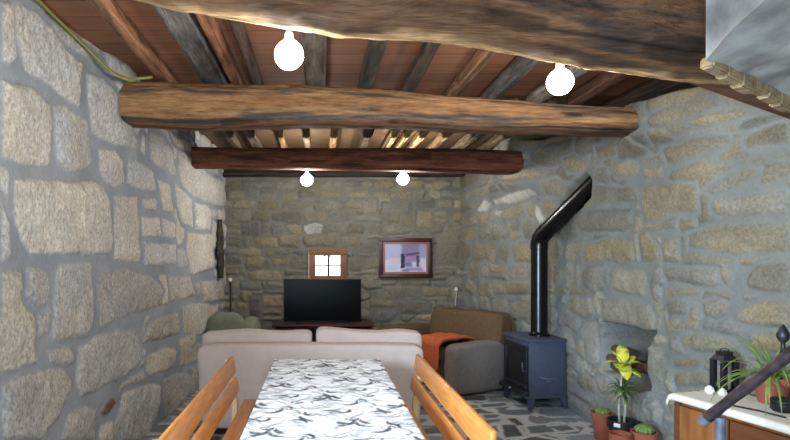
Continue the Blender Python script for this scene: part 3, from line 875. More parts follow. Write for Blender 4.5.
# cloth: top, rounded edge, short drop; white with swirling grey and black brush marks
HANG = .17
nx, ny = 150, 330
W, L = TX1 - TX0, TY1 - TY0
u = np.linspace(-HANG, W + HANG, nx); v = np.linspace(-HANG, L + HANG, ny)
U, V_ = np.meshgrid(u, v, indexing='ij')
ou = np.where(U < 0, -U, np.where(U > W, U - W, 0)); ov = np.where(V_ < 0, -V_, np.where(V_ > L, V_ - L, 0))
drop = np.maximum(ou, ov)
X = TX0 + np.clip(U, 0, W); Y = TY0 + np.clip(V_, 0, L)
fold = .012 * np.sin((U + V_) * 22) * sstep(0, .1, drop)
X = X + np.where(U < 0, -1, np.where(U > W, 1, 0)) * (.004 + fold + .01 * sstep(0, .1, ou))
Y = Y + np.where(V_ < 0, -1, np.where(V_ > L, 1, 0)) * (.004 + fold + .01 * sstep(0, .1, ov))
Z = TZ - .002 + .0015 * fbm(U, V_, 6, 3, 3) * (drop == 0) - np.clip(drop - .004, 0, 1)
C = np.ones(U.shape + (3,)) * np.array(lin((236, 240, 243)))
def stroke(pts, wd, colr, alpha):
    """brush mark: a tapering line through points (u, v) on the cloth"""
    pts = np.array(pts)
    u0, u1 = pts[:, 0].min() - .03, pts[:, 0].max() + .03; v0, v1 = pts[:, 1].min() - .03, pts[:, 1].max() + .03
    w = (slice(*np.searchsorted(u, (u0, u1))), slice(*np.searchsorted(v, (v0, v1))))
    if U[w].size == 0: return
    best = np.zeros(U[w].shape)
    for i in range(len(pts) - 1):
        a, b_ = pts[i], pts[i + 1]; e = b_ - a
        t = np.clip(((U[w] - a[0]) * e[0] + (V_[w] - a[1]) * e[1]) / (e @ e + 1e-9), 0, 1)
        d = np.hypot(U[w] - a[0] - t * e[0], V_[w] - a[1] - t * e[1])
        s = (i + t) / (len(pts) - 1); wid = wd * np.sin(np.pi * np.clip(s, .04, .98)) ** .7
        best = np.maximum(best, 1 - sstep(wid * .6, wid * 1.25 + .002, d))
    best = best * alpha * (.65 + .7 * (vnoise(U[w] * 60, V_[w] * 60, 3) + .5))
    C[w] = C[w] * (1 - np.clip(best, 0, 1)[..., None]) + np.array(lin(colr)) * np.clip(best, 0, 1)[..., None]
rs = random.Random(22)
PER = .46
motif = []
for kind, n, l0, l1 in (('wash', 15, .05, .10), ('swirl', 12, .03, .075), ('hook', 12, .03, .065), ('line', 9, .05, .09)):
    for k in range(n):
        motif.append((rs.random() * .4, rs.random() * PER, kind, rs.uniform(-1.0, 1.2), rs.uniform(l0, l1), rs.choice((-1, 1)) * rs.uniform(.25, .8)))
for ru in range(-1, 4):
    for rv in range(-1, 8):
        for (mu, mv, kind, ang, ln, bd) in motif:
            cu, cv = mu + ru * .40 + .12 * (rv % 2) - .1, mv + rv * PER + .15 * (ru % 2) - .1
            ca, sa = math.cos(ang), math.sin(ang)
            def cv_(bend, n=7, sc=1., off=0.):
                P = []
                for i in range(n):
                    s = (i / (n - 1) - .5) * 2 * ln * sc
                    q = bend * (1 - (2 * i / (n - 1) - 1) ** 2) * ln + off
                    P.append((cu + ca * s - sa * q, cv + sa * s + ca * q))
                return P
            if kind == 'wash': stroke(cv_(bd * .5), ln * .17, (190, 197, 203), .85)
            elif kind == 'swirl':
                stroke(cv_(bd), .006, (112, 120, 130), .7); stroke(cv_(bd * .7, off=.018, sc=.7), .004, (150, 158, 164), .6)
            elif kind == 'line': stroke(cv_(bd * .25), .0045, (84, 90, 100), .75)
            else:
                stroke(cv_(bd), .013, (38, 42, 52), .92); stroke(cv_(bd * .5, sc=.8, off=-.018), .006, (70, 76, 88), .8)
me = grid_mesh('tablecloth', X, Y, Z, C, M['print'])
tag(link('tablecloth', me, None), 'white tablecloth with grey and black brush swirls covering the dining table', 'tablecloth')

# ---- two pine benches with slatted backs
def bench(side, xback, label, y0, y1, low=0.):
    """side -1: stands left of the table, +1: right; xback = x of the top slat"""
    t = thing('bench', label, 'bench', (xback, (y0 + y1) / 2, 0), 0, 'pine benches beside the table')
    Lb = y1 - y0
    tilt = RY(side * math.radians(9))
    box('backrest_slat', (0, 0, .755 - low), (.026, Lb, .125), M['pine'], t, .008, tilt)
    box('backrest_slat', (-side * .028, 0, .612 - low), (.026, Lb - .02, .105), M['pine'], t, .008, tilt)
    for k, xs in enumerate((.125, .235, .345)):
        box('seat_slat', (-side * xs, 0, .465), (.10, Lb, .03), M['pine'], t, .008)
    for sy in (-1, 1):
        ye = sy * (Lb / 2 - .10)
        bm = bmesh.new()
        # rear post: straight below the seat, leaning out with the backrest
        for (za, zb, xa, xb) in ((0, .47, -side * .028, -side * .028), (.47, .79, -side * .028, side * .030)):
            hexa(bm, [(xa + sx * .02, ye + sz * .03, za) for sx, sz in ((-1, -1), (1, -1), (1, 1), (-1, 1))] + [(xb + sx * .016, ye + sz * .03, zb) for sx, sz in ((-1, -1), (1, -1), (1, 1), (-1, 1))])
        obj('rear_post', bm, M['pine_end'], t)
        box('leg', (-side * .36, ye, .225), (.045, .07, .45), M['pine_end'], t, .005)
        box('seat_bearer', (-side * .22, ye, .425), (.30, .05, .05), M['pine_end'], t, .004)
    box('stretcher', (-side * .22, 0, .2), (.04, Lb - .26, .07), M['pine'], t, .005)
    return t
bench(-1, -.645, 'slatted pine bench on the left of the table, by the granite wall', 2.18, 4.17, .018)
bench(1, .715, 'slatted pine bench on the right of the table, nearer the stove', 2.33, 4.16)

# ---- cream sofa seen from behind
sf = thing('sofa', 'cream covered two-seat sofa with its back to the table', 'sofa', (-.08, 4.80, 0))
def flare(w): return Vector((w.x * (1 - .035 * (w.z < 0) * min(1, -w.z / .3)), w.y, w.z))
bm = bmesh.new(); soft(bm, (0, .105, .415), (1.955, .21, .72), 14, 22, .010, 3.5, 1, shape=lambda w: Vector((w.x * (1 - .04 * max(0, .37 - w.z - .05) / .7), w.y, w.z)))
obj('back', bm, M['cream'], sf, True)
for s, wd, zt, sd in ((-1, .985, .862, 3), (1, .95, .868, 8)):
    bm = bmesh.new()
    def pil(w, s=s, wd=wd):
        top = max(0, w.z)
        f = w.x / (wd / 2)
        hump = (.008 * math.cos(f * 5 + 1) if s < 0 else -.016 * f - .009 * math.cos(f * 4))
        return Vector((w.x, w.y * (1 + .0 * top), w.z + (top / .23) * hump))
    soft(bm, (-.485 if s < 0 else .520, .30, zt - .215), (wd, .2, .43), 14, 22, .007, 6, sd, shape=pil)
    obj('back_cushion', bm, M['cream'], sf, True)
    bm = bmesh.new(); soft(bm, (s * .40, .60, .40), (.80, .62, .16), 6, 12, .006, 6, sd + 1); obj('seat_cushion', bm, M['cream'], sf, True)
    bm = bmesh.new(); soft(bm, (s * .875, .52, .32), (.19, .66, .54), 8, 12, .006, 6, sd + 2); obj('armrest', bm, M['cream'], sf, True)
bm = bmesh.new(); soft(bm, (0, .52, .19), (1.72, .68, .28), 12, 12, .003, 6, 5); obj('base', bm, M['cream'], sf, True)
for sx in (-1, 1):
    for y in (.1, .8): box('foot', (sx * .85, y, .03), (.06, .06, .06), M['redwood'], sf, .004)

# ---- brown sofa against the corner by the stove
ang = math.atan2(1.2, -.65)          # direction of its back, from the near end to the far end
bs = thing('sofa', 'brown fabric sofa in the far right corner beside the stove', 'sofa', (2.24, 6.46, 0), ang)
# local x runs along the back (near end at 0), local +y points to the seat side
LS = 1.46
bm = bmesh.new(); soft(bm, (LS / 2 - .10, .13, .57), (LS - .2, .24, .60), 7, 18, .010, 4, 4, shape=lambda w: Vector((w.x, w.y - .12 * w.z, w.z - .05 * (w.x / LS) * (w.z > 0))))
obj('backrest', bm, M['brownfab'], bs, True)
bm = bmesh.new(); soft(bm, (.11, .47, .29), (.24, .80, .55), 7, 16, .010, 5, 6); obj('armrest', bm, M['daylitfab'], bs, True)
bm = bmesh.new(); soft(bm, (LS - .06, .47, .32), (.24, .84, .62), 6, 14, .008, 5, 9); obj('armrest', bm, M['brownfab'], bs, True)
bm = bmesh.new(); soft(bm, (LS / 2, .46, .21), (LS - .3, .74, .32), 10, 12, .004, 5, 10); obj('base', bm, M['brownfab'], bs, True)
for k in range(2):
    bm = bmesh.new(); soft(bm, (.47 + k * .50, .53, .42), (.50, .66, .16), 6, 12, .006, 5, 11 + k); obj('seat_cushion', bm, M['brownfab'], bs, True)
for x in (.12, LS - .12):
    for y in (.14, .78): box('foot', (x, y, .022), (.05, .05, .044), M['redwood'], bs, .003)
# orange blanket folded over the seat, falling over its front
def sofa_pt(x, y, z):
    return bs.matrix_basis @ Vector((x, y, z))
bpy.context.view_layer.update()
prof = [(.26, .515), (.36, .585), (.55, .60), (.74, .60), (.84, .585), (.895, .53), (.905, .45), (.91, .36), (.915, .27)]
na, nb = 26, 40
tp = np.linspace(0, len(prof) - 1, nb)
py_ = np.interp(tp, range(len(prof)), [p[0] for p in prof]); pz_ = np.interp(tp, range(len(prof)), [p[1] for p in prof])
bm = bmesh.new(); top = {}; bot = {}
for i in range(na + 1):
    for j in range(nb):
        x = .25 + .42 * i / na
        wob = .016 * mnoise.noise(Vector((x * 7, py_[j] * 6 + pz_[j] * 9, 2)))
        tail = max(0, j - nb * .62) / nb
        x2 = x + .10 * tail * (1 if i > na / 2 else -.4)
        z2 = pz_[j] + wob - .05 * tail * math.sin(i / na * 5)
        top[i, j] = bm.verts.new(sofa_pt(x2, py_[j] + wob * .6 + .012, z2 + .012))
        bot[i, j] = bm.verts.new(sofa_pt(x2, py_[j] + wob * .6, z2 - .012))
for i in range(na):
    for j in range(nb - 1):
        bm.faces.new((top[i, j], top[i + 1, j], top[i + 1, j + 1], top[i, j + 1])); bm.faces.new((bot[i, j], bot[i, j + 1], bot[i + 1, j + 1], bot[i + 1, j]))
for i in range(na):
    for j in (0, nb - 1): bm.faces.new((top[i, j], top[i + 1, j], bot[i + 1, j], bot[i, j]))
for j in range(nb - 1):
    for i in (0, na): bm.faces.new((top[i, j], top[i, j + 1], bot[i, j + 1], bot[i, j]))
tag(obj('blanket', bm, M['orange'], None, True), 'orange blanket folded over the seat of the brown sofa', 'blanket')
# a folded tan rug lying under the blanket fold
# ---- green armchair
ac = thing('armchair', 'grey green armchair in the back left corner', 'armchair', (-1.06, 6.86, 0))
bm = bmesh.new(); soft(bm, (-.09, -.02, .52), (.50, .22, .66), 3.2, 14, .006, 5, 2); obj('backrest', bm, M['greenfab'], ac, True)
bm = bmesh.new(); soft(bm, (.19, .20, .44), (.24, .62, .66), 3.2, 14, .006, 5, 3); obj('armrest', bm, M['greenfab'], ac, True)
bm = bmesh.new(); soft(bm, (-.22, .30, .36), (.2, .55, .5), 4, 14, .006, 5, 5); obj('armrest', bm, M['greenfab'], ac, True)
bm = bmesh.new(); soft(bm, (-.02, .30, .30), (.50, .58, .42), 6, 12, .004, 5, 4); obj('seat', bm, M['greenfab'], ac, True)
for x in (-.2, .2):
    for y in (.0, .5): box('foot', (x, y, .05), (.045, .045, .10), M['redwood'], ac, .003)

# ---- television on its red-brown stand
ts = thing('television_stand', 'low dark red wooden stand under the television', 'cabinet', (.045, 7.62, 0))
box('top', (0, 0, .615), (1.36, .46, .03), M['redwood'], ts, .006)
for s in (-1, 1): box('side_panel', (s * .65, 0, .32), (.03, .43, .56), M['redwood'], ts, .004)
box('shelf', (0, 0, .34), (1.27, .42, .025), M['redwood'], ts, .003)
box('plinth', (0, 0, .04), (1.27, .42, .08), M['redwood'], ts, .003)
box('rear_panel', (0, .2, .32), (1.27, .012, .54), M['redwood'], ts, 0)
for s in (-1, 1):
    dr_ = box('door', (s * .42, -.205, .335), (.42, .02, .48), M['redwood'], ts, .004)
    bm = bmesh.new(); bmesh.ops.create_uvsphere(bm, u_segments=12, v_segments=8, radius=.013); bmesh.ops.translate(bm, vec=(-s * .17, -.018, .05), verts=bm.verts)
    k = obj('knob', bm, M['chrome'], dr_, True); k.location = (0, 0, 0)
    k.matrix_parent_inverse = Matrix.Identity(4)
tv = thing('television', 'large black flat screen television in front of the back wall', 'television', (.034, 7.52, .63))
box('bezel', (0, .02, .312), (1.045, .045, .575), M['tvblack'], tv, .008)
box('screen', (0, -.0035, .317), (1.015, .004, .54), M['tvscreen'], tv, 0)
for s in (-1, 1): box('foot', (s * .32, .01, .0135), (.05, .20, .026), M['tvblack'], tv, .004)

# ---- framed picture on the back wall
pc = thing('framed_picture', 'framed lilac and navy abstract print in a dark red frame', 'picture', (1.228, BACK - .055, 1.507))
PW, PH = .765, .575
bm = bmesh.new()
for s in (-1, 1):
    bx(bm, (0, 0, s * (PH / 2 - .03)), (PW, .04, .06), bev=.008); bx(bm, (s * (PW / 2 - .03), 0, 0), (.06, .04, PH - .06), bev=.008)
shade_auto(obj('frame', bm, M['framewood'], pc))
bm = bmesh.new()
for s in (-1, 1):
    bx(bm, (0, -.006, s * (PH / 2 - .074)), (PW - .12, .02, .028), bev=.004); bx(bm, (s * (PW / 2 - .074), -.006, 0), (.028, .02, PH - .176), bev=.004)
shade_auto(obj('fillet', bm, M['gilt'], pc))
n1, n2 = 110, 80
U, V_ = np.meshgrid(np.linspace(0, 1, n1), np.linspace(0, 1, n2), indexing='ij')      # u right, v up
uw = U + .03 * fbm(U, V_, 7, 3, 4); vw = V_ + .03 * fbm(U, V_, 7, 3, 8)
C = np.ones(U.shape + (3,)) * np.array(lin((206, 208, 234)))
def blob(u0, u1, v0, v1, colr, a=1., soft_=.04):
    global C
    w = sstep(u0 - soft_, u0 + soft_, uw) * (1 - sstep(u1 - soft_, u1 + soft_, uw)) * sstep(v0 - soft_, v0 + soft_, vw) * (1 - sstep(v1 - soft_, v1 + soft_, vw)) * a
    C = C * (1 - w[..., None]) + np.array(lin(colr)) * w[..., None]
blob(-1, .4, .45, 2, (176, 182, 216)); blob(.4, .86, .55, 1.1, (128, 116, 152), .95); blob(.82, 1.2, .45, 1.1, (146, 148, 190), .9)
blob(.12, .4, .3, .5, (210, 196, 212), .9); blob(.45, .80, .36, .6, (146, 118, 160), .9); blob(.39, .48, .14, .64, (40, 40, 84), 1, .02)
blob(.47, .66, .20, .36, (84, 76, 120), .8); blob(.76, .84, .2, .58, (60, 56, 98), .95, .02); blob(.84, .98, .2, .5, (206, 200, 220), .8)
blob(.5, .9, .06, .18, (120, 116, 168), .7); blob(.42, .58, .0, .1, (70, 70, 110), .7); blob(.8, .95, .0, .12, (190, 130, 170), .7); blob(.1, .3, .05, .25, (186, 200, 230), .9)
ln = 1 - sstep(.02, .05, np.abs(vw - (.60 + .18 * (uw - .5))) ); ln = ln * sstep(.48, .55, uw) * (1 - sstep(.82, .88, uw))
C = C * (1 - .85 * ln[..., None]) + np.array(lin((58, 54, 90))) * .85 * ln[..., None]
iw, ih = PW - .16, PH - .16
me = grid_mesh('print', (U - .5) * iw, U * 0 - .004, (V_ - .5) * ih, C, M['poster'])
link('print', me, None, pc)
box('backing', (0, .012, 0), (PW - .09, .008, PH - .09), M['framewood'], pc, 0)

# ---- white plug with a cord on the back wall
wp = thing('wall_plug', 'small white plug with a hanging cord on the back wall, right of the picture', 'plug', (1.955, BACK - .055, 1.06))
box('plug', (0, 0, 0), (.042, .04, .045), M['white'], wp, .01)
bm = bmesh.new(); tube(bm, [(0, -.01, -.03), (.0, -.015, -.1), (-.015, -.005, -.18), (-.01, -.01, -.24)], .0045, 8); obj('cord', bm, M['white'], wp, True)
# ---- pole in the back left corner
pl = thing('pole', 'thin dark pole with a pale knob leaning in the back left corner', 'pole', (-1.25, 7.86, 0))
bm = bmesh.new(); tube(bm, [(.02, -.06, 0), (0, 0, .6), (-.012, .02, 1.18)], .014, 10); obj('shaft', bm, M['irondark'], pl, True)
bm = bmesh.new(); bmesh.ops.create_uvsphere(bm, u_segments=14, v_segments=10, radius=.026); bmesh.ops.translate(bm, vec=(-.012, .02, 1.2), verts=bm.verts); obj('knob', bm, M['white'], pl, True)

# ---- ragged dark bark piece hung on the left wall
bm = bmesh.new(); nz = 46; na = 12; rings = []
x0 = float(poly_x(LEFT, 7.56)) + .045
for i in range(nz + 1):
    t = i / nz; z = 1.235 + .79 * t
    hw = (.05 + .15 * math.sin(math.pi * min(1, t * 1.05)) ** .8) * (1 + .30 * math.sin(t * 34) * .6 + .25 * mnoise.noise(Vector((t * 9, 1, 1))))
    cy = 7.56 + .09 * (.5 - t) + .03 * mnoise.noise(Vector((t * 5, 4, 1)))
    th_ = .035 + .02 * mnoise.noise(Vector((t * 12, 8, 1)))
    ring = []
    for k in range(na):
        a = 2 * math.pi * k / na
        ring.append(bm.verts.new((x0 + math.cos(a) * th_, cy + math.sin(a) * hw, z)))
    rings.append(ring)
for a, b_ in zip(rings, rings[1:]):
    for k in range(na): bm.faces.new((a[k], a[(k + 1) % na], b_[(k + 1) % na], b_[k]))
bm.faces.new(rings[0]); bm.faces.new(rings[-1])
tag(obj('bark_ornament', bm, M['driftwood'], None, False), 'long ragged piece of dark bark hung on the left wall near the back corner', 'wall ornament')

# ---- cast iron stove
TH = math.radians(6.5)
st = thing('wood_stove', 'blue black cast iron wood stove on splayed legs against the right wall', 'stove', (2.09, 5.58, 0), TH)
SW, SD = .385, .56      # along x (towards the wall), along y (away from the viewer)
box('body', (SW / 2, SD / 2, .405), (SW, SD, .55), M['iron'], st, .008)
box('top_plate', (SW / 2, SD / 2, .693), (SW + .05, SD + .05, .026), M['iron'], st, .010)
box('base_plate', (SW / 2 - .02, SD / 2, .128), (SW + .06, SD + .02, .022), M['iron'], st, .006)
box('side_panel', (SW / 2, -.004, .405), (SW - .06, .012, .47), M['iron'], st, .006)
bm = bmesh.new()
tube(bm, [(.10, -.012, .335), (.13, -.012, .322), (.17, -.012, .315), (.22, -.012, .313), (.255, -.012, .318)], [.003, .006, .007, .006, .003], 8)
tube(bm, [(.17, -.012, .294), (.185, -.012, .286), (.205, -.012, .294)], [.002, .005, .002], 8)
obj('wave_emblem', bm, plain('grey relief mark', lin((96, 102, 116)), .5), st, True)
dr_ = thing('door', None, None); dr_.parent = st
bm = bmesh.new()
for z in (.215, .61): bx(bm, (-.012, SD / 2, z), (.026, SD - .05, .05), bev=.006)
for y in (.05, SD - .05): bx(bm, (-.012, y, .412), (.026, .05, .345), bev=.006)
shade_auto(obj('door_frame', bm, M['irondark'], dr_))
box('glass', (-.006, SD / 2, .412), (.008, SD - .14, .35), M['stoveglass'], dr_, 0)
bm = bmesh.new(); tube(bm, [(-.02, .045, .38), (-.05, .045, .38), (-.055, .045, .42), (-.055, .045, .47)], .008, 8); obj('handle', bm, M['iron'], dr_, True)
bm = bmesh.new(); hexa(bm, [(-.075, .0, .135), (.0, -.005, .135), (.0, SD + .005, .135), (-.075, SD, .135), (-.06, .01, .175), (.0, 0, .19), (.0, SD, .19), (-.06, SD - .01, .175)]); obj('ash_lip', bm, M['irondark'], st)
bm = bmesh.new(); bmesh.ops.create_uvsphere(bm, u_segments=10, v_segments=8, radius=.014); bmesh.ops.translate(bm, vec=(-.075, SD * .5, .165), verts=bm.verts); obj('ash_knob', bm, M['chrome'], st, True)
for sx, x in ((-1, .03), (1, SW - .03)):
    for sy, y in ((-1, .035), (1, SD - .035)):
        bm = bmesh.new()
        hexa(bm, [(x + sx * .028 + a * .016, y + sy * .028 + b_ * .016, 0) for a, b_ in ((-1, -1), (1, -1), (1, 1), (-1, 1))] + [(x + a * .034, y + b_ * .034, .12) for a, b_ in ((-1, -1), (1, -1), (1, 1), (-1, 1))])
        bmesh.ops.bevel(bm, geom=bm.edges[:], offset=.005, segments=2, affect='EDGES')
        shade_auto(obj('leg', bm, M['iron'], st))
# flue
bpy.context.view_layer.update()
pp = st.matrix_world @ Vector((SW / 2 + .055, SD / 2 + .0, .706))
fp = thing('stove_pipe', 'shiny black flue pipe rising from the stove and bending into the right wall', 'stove pipe', pp)
R = .084
bm = bmesh.new(); lathe(bm, [(0, 0), (R + .02, 0), (R + .02, .02), (R + .006, .03), (R, .045), (R, .91), (R + .005, .912), (R + .005, .94), (0, .94)], n=32); shade_auto(obj('upright_pipe', bm, M['pipe'], fp))
e0 = Vector((0, 0, .92)); wallp = Vector((2.66, 5.08, 2.37)) - pp
dirp = (wallp - Vector((0, 0, 1.02))).normalized()
el = [Vector((0, 0, .92)), Vector((0, 0, .97)), Vector((0, 0, 1.01)) + dirp * .02, Vector((0, 0, 1.02)) + dirp * .07, Vector((0, 0, 1.02)) + dirp * .13]
bm = bmesh.new(); tube(bm, el, R + .004, 28); shade_auto(obj('elbow', bm, M['pipe'], fp), 50)
bm = bmesh.new(); tube(bm, [Vector((0, 0, 1.02)) + dirp * .10, wallp], R, 28); shade_auto(obj('slanted_pipe', bm, M['pipe'], fp), 50)

# ---- split logs in the wall niche
lab = ['topmost split log of the pile in the niche', 'long brown log with a pale cut end in the niche', 'log at the bottom of the pile in the niche', 'short dark log at the back of the niche', 'thin dark log standing at the right of the niche']
for k, (x, y, z, r, l, a) in enumerate(((2.60, 4.84, .720, .040, .20, 1.5), (2.565, 4.80, .642, .038, .28, 1.62), (2.59, 4.83, .570, .034, .24, 1.5), (2.74, 4.80, .60, .042, .36, 1.57), (2.78, 4.36, .60, .04, .18, 1.0))):
    t = thing('firewood_log', lab[k], 'log', (x, y, z), a, 'logs in the wall niche')
    bm = bmesh.new(); tube(bm, [(-l / 2, 0, 0), (-l / 4, .004, .002), (l / 4, -.003, 0), (l / 2, 0, .002)], [r, r * 1.04, r * .98, r], 14, True)
    for v in bm.verts: v.co += Vector(mnoise.noise_vector(v.co * 14 + Vector((k, 0, 0)))) * .010
    obj('bark', bm, M['bark'], t, True)
    bm = bmesh.new(); lathe(bm, [(0, 0), (r * .86, 0), (r * .86, .006), (0, .008)], n=16); bmesh.ops.rotate(bm, cent=(0, 0, 0), matrix=RY(-math.pi / 2), verts=bm.verts); bmesh.ops.translate(bm, vec=(-l / 2 - .002, 0, 0), verts=bm.verts)
    obj('cut_end', bm, M['logend'], t, True)

# ---- potted plants at the foot of the right wall
def pot(name, label, loc, r, h, mat, group=None, cat='potted plant'):
    t = thing(name, label, cat, loc, 0, group)
    bm = bmesh.new(); lathe(bm, [(0, 0), (r * .66, 0), (r * .70, .01), (r * .88, h * .78), (r, h * .78), (r * 1.02, h), (r * .90, h), (r * .86, h * .86), (0, h * .86)]); shade_auto(obj('pot', bm, mat, t), 35)
    bm = bmesh.new(); lathe(bm, [(r * .86, h * .865), (r * .5, h * .9), (0, h * .91)]); obj('soil', bm, M['soil'], t, True)
    return t
def cactus(t, r, h, z):
    bm = bmesh.new(); n = 40; prof = [(r * math.sin(a) + .002, z + h * (1 - math.cos(a)) / 2) for a in np.linspace(.35, math.pi, 14)]
    rings = [[bm.verts.new(((q * (1 + .10 * math.cos(10 * 2 * math.pi * k / n))) * math.cos(2 * math.pi * k / n), (q * (1 + .10 * math.cos(10 * 2 * math.pi * k / n))) * math.sin(2 * math.pi * k / n), zz)) for k in range(n)] for q, zz in prof]
    for a, b_ in zip(rings, rings[1:]):
        for k in range(n): bm.faces.new((a[k], a[(k + 1) % n], b_[(k + 1) % n], b_[k]))
    bm.faces.new(rings[-1]); obj('cactus', bm, M['cactus'], t, True)
t = pot('potted_cactus', 'little green cactus in the leftmost terracotta pot on the floor', (2.38, 4.72, 0), .088, .225, M['terra'], 'floor pots by the niche'); cactus(t, .052, .075, .19)
t = pot('potted_cactus', 'round green cactus in the terracotta pot right of the black pot, by the cabinet', (2.345, 4.05, 0), .088, .275, M['terra'], 'floor pots by the niche'); cactus(t, .058, .08, .245)
t = pot('flower_pot', 'bare terracotta pot standing in front of the black plastic pot', (2.155, 4.02, 0), .074, .272, M['terra'], 'floor pots by the niche', 'pot')
ct = pot('potted_croton', 'yellow leaved croton with grassy tuft in a black plastic pot', (2.335, 4.33, 0), .105, .278, M['blackpot'], 'floor pots by the niche')
box('plant_label', (-.078, -.075, .255), (.045, .006, .03), M['tagwhite'], ct, .002, RZ(-.75))
for (a, b_) in ((-.018, .0), (.022, .01)):
    bm = bmesh.new(); tube(bm, [(a, b_, .24), (a * 1.4, b_, .38), (a * .6, b_, .50), (a * .4 + .005, b_, .62)], [.010, .009, .008, .006], 8); obj('stem', bm, M['stem'], ct, True)
def blade(bm, p0, d0, L, w, bendk, n=7, fold=.25):
    p = Vector(p0); d = Vector(d0).normalized(); side = d.cross(Vector((0, 0, 1)))
    side = side.normalized() if side.length > 1e-3 else Vector((1, 0, 0))
    prev = None
    for i in range(n + 1):
        t = i / n; ww = w * (math.sin(math.pi * min(1, .12 + t * .88)) ** .8)
        nrm_ = side.cross(d).normalized()
        row = [bm.verts.new(p - side * ww + nrm_ * ww * fold), bm.verts.new(p), bm.verts.new(p + side * ww + nrm_ * ww * fold)]
        if prev:
            for q in (0, 1): bm.faces.new((prev[q], prev[q + 1], row[q + 1], row[q]))
        prev = row
        p = p + d * (L / n); d = (d + Vector((0, 0, -bendk / n))).normalized()
def leafmesh(name, bm, parent, colf):
    me = bpy.data.meshes.new(name); bm.to_mesh(me); bm.free()
    paint(me, colf); o = link(name, me, M['leafcol'], parent, True)
    md = o.modifiers.new('leaf thickness', 'SOLIDIFY'); md.thickness = .0015
    return o
bm = bmesh.new(); rr_ = random.Random(3)
for k in range(70):
    a = rr_.uniform(0, 6.283); e = rr_.uniform(-.1, 1.1)
    blade(bm, (.005, .005, .49 + rr_.uniform(-.03, .06)), (math.cos(a), math.sin(a), math.tan(e) if e < 1.4 else 5), rr_.uniform(.12, .19), .006, rr_.uniform(.8, 2.2), 6)
leafmesh('grass_tuft', bm, ct, lambda co: np.array(lin((84, 104, 52))) * (.6 + .9 * abs(mnoise.noise(co * 30))))
for k, (a, e, L) in enumerate(((3.3, .5, .13), (2.3, 1.0, .12), (.5, .75, .15), (-.3, .35, .14), (4.4, -.3, .15), (5.2, .0, .13), (1.2, 1.2, .14), (3.9, .25, .11), (-.9, .8, .11))):
    bm = bmesh.new(); blade(bm, (.01, .005, .70 + .02 * math.sin(k * 2.2)), (math.cos(a), math.sin(a), math.tan(e)), L * 1.2, .046, .8, 9, .15)
    leafmesh('croton_leaf', bm, ct, lambda co, k=k: np.array(lin((206, 200, 74))) * (1 - .0) if mnoise.noise(co * 34 + Vector((k, 0, 0))) > -.12 else np.array(lin((96, 140, 52))))
bm = bmesh.new(); tube(bm, [(.008, .01, .5), (.012, .008, .6), (.01, .005, .72)], .006, 8); obj('croton_stem', bm, M['stem'], ct, True)

# ---- chestnut cabinet along the right wall
CA = math.atan2(.24, .97)
cb_ = thing('cabinet', 'chestnut wood cabinet with doors and drawers along the right wall', 'cabinet', (2.10, 3.32, 0), CA)
# local x: depth towards the wall; local -y: along the front, towards the viewer
CD, CLn, CH = .42, 1.36, .725
box('top', (CD / 2, -CLn / 2, CH - .014), (CD + .02, CLn + .02, .026), M['cabwood'], cb_, .006)
box('body', (CD / 2 + .008, -CLn / 2, .37), (CD - .03, CLn - .02, .63), M['cabwood'], cb_, .003)
box('plinth', (CD / 2 + .01, -CLn / 2, .03), (CD - .05, CLn - .05, .06), M['cabdark'], cb_, .003)
box('corner_stile', (.012, -.016, .37), (.03, .032, .63), M['cabdark'], cb_, .004)
def knob(parent, x, y, z):
    bm = bmesh.new(); lathe(bm, [(0, 0), (.006, 0), (.006, .012), (.014, .018), (.014, .024), (0, .03)], n=14); bmesh.ops.rotate(bm, cent=(0, 0, 0), matrix=RY(-math.pi / 2), verts=bm.verts); bmesh.ops.translate(bm, vec=(x, y, z), verts=bm.verts)
    obj('knob', bm, plain('aged brass', lin((140, 108, 62)), .4, metal=.7), parent, True)
d1 = box('door', (.0, -.19, .37), (.02, .295, .60), M['cabwood'], cb_, .005); knob(d1, -.01, -.12, .05)
for k in range(4):
    w_ = box('drawer', (.0, -.535, .605 - k * .15), (.02, .365, .135), M['cabdark'], cb_, .006); knob(w_, -.01, 0, 0)
for k in range(2):
    d2 = box('door', (.0, -.89 - k * .31, .37), (.02, .295, .60), M['cabwood'], cb_, .005); knob(d2, -.01, .12 * (1 if k else -1), .05)
# runner
rn = None
bm = bmesh.new()
nx_, ny_ = 26, 90
P = {}
for i in range(nx_ + 1):
    for j in range(ny_ + 1):
        x = -.045 + (CD + .02) * i / nx_; y = .065 - (CLn + .06) * j / ny_
        z = CH + .0035
        if x < -.012: z -= min(.034, (-.012 - x) * 1.2); x = max(x, -.021)
        if y > .012:
            q = y - .012; z -= q * .9; y = .012 + q * .35 + .008 * math.sin(i * 1.3); z += .006 * math.sin(i * 1.7)
        P[i, j] = bm.verts.new((x, y, z))
for i in range(nx_):
    for j in range(ny_): bm.faces.new((P[i, j], P[i + 1, j], P[i + 1, j + 1], P[i, j + 1]))
rn = obj('table_runner', bm, M['lace'], None, True)
rn.location = cb_.location; rn.rotation_euler = cb_.rotation_euler
md = rn.modifiers.new('cloth thickness', 'SOLIDIFY'); md.thickness = .003; md.offset = 1
tag(rn, 'white lace runner lying over the top of the chestnut cabinet', 'table runner')
TOPZ = CH + .0072

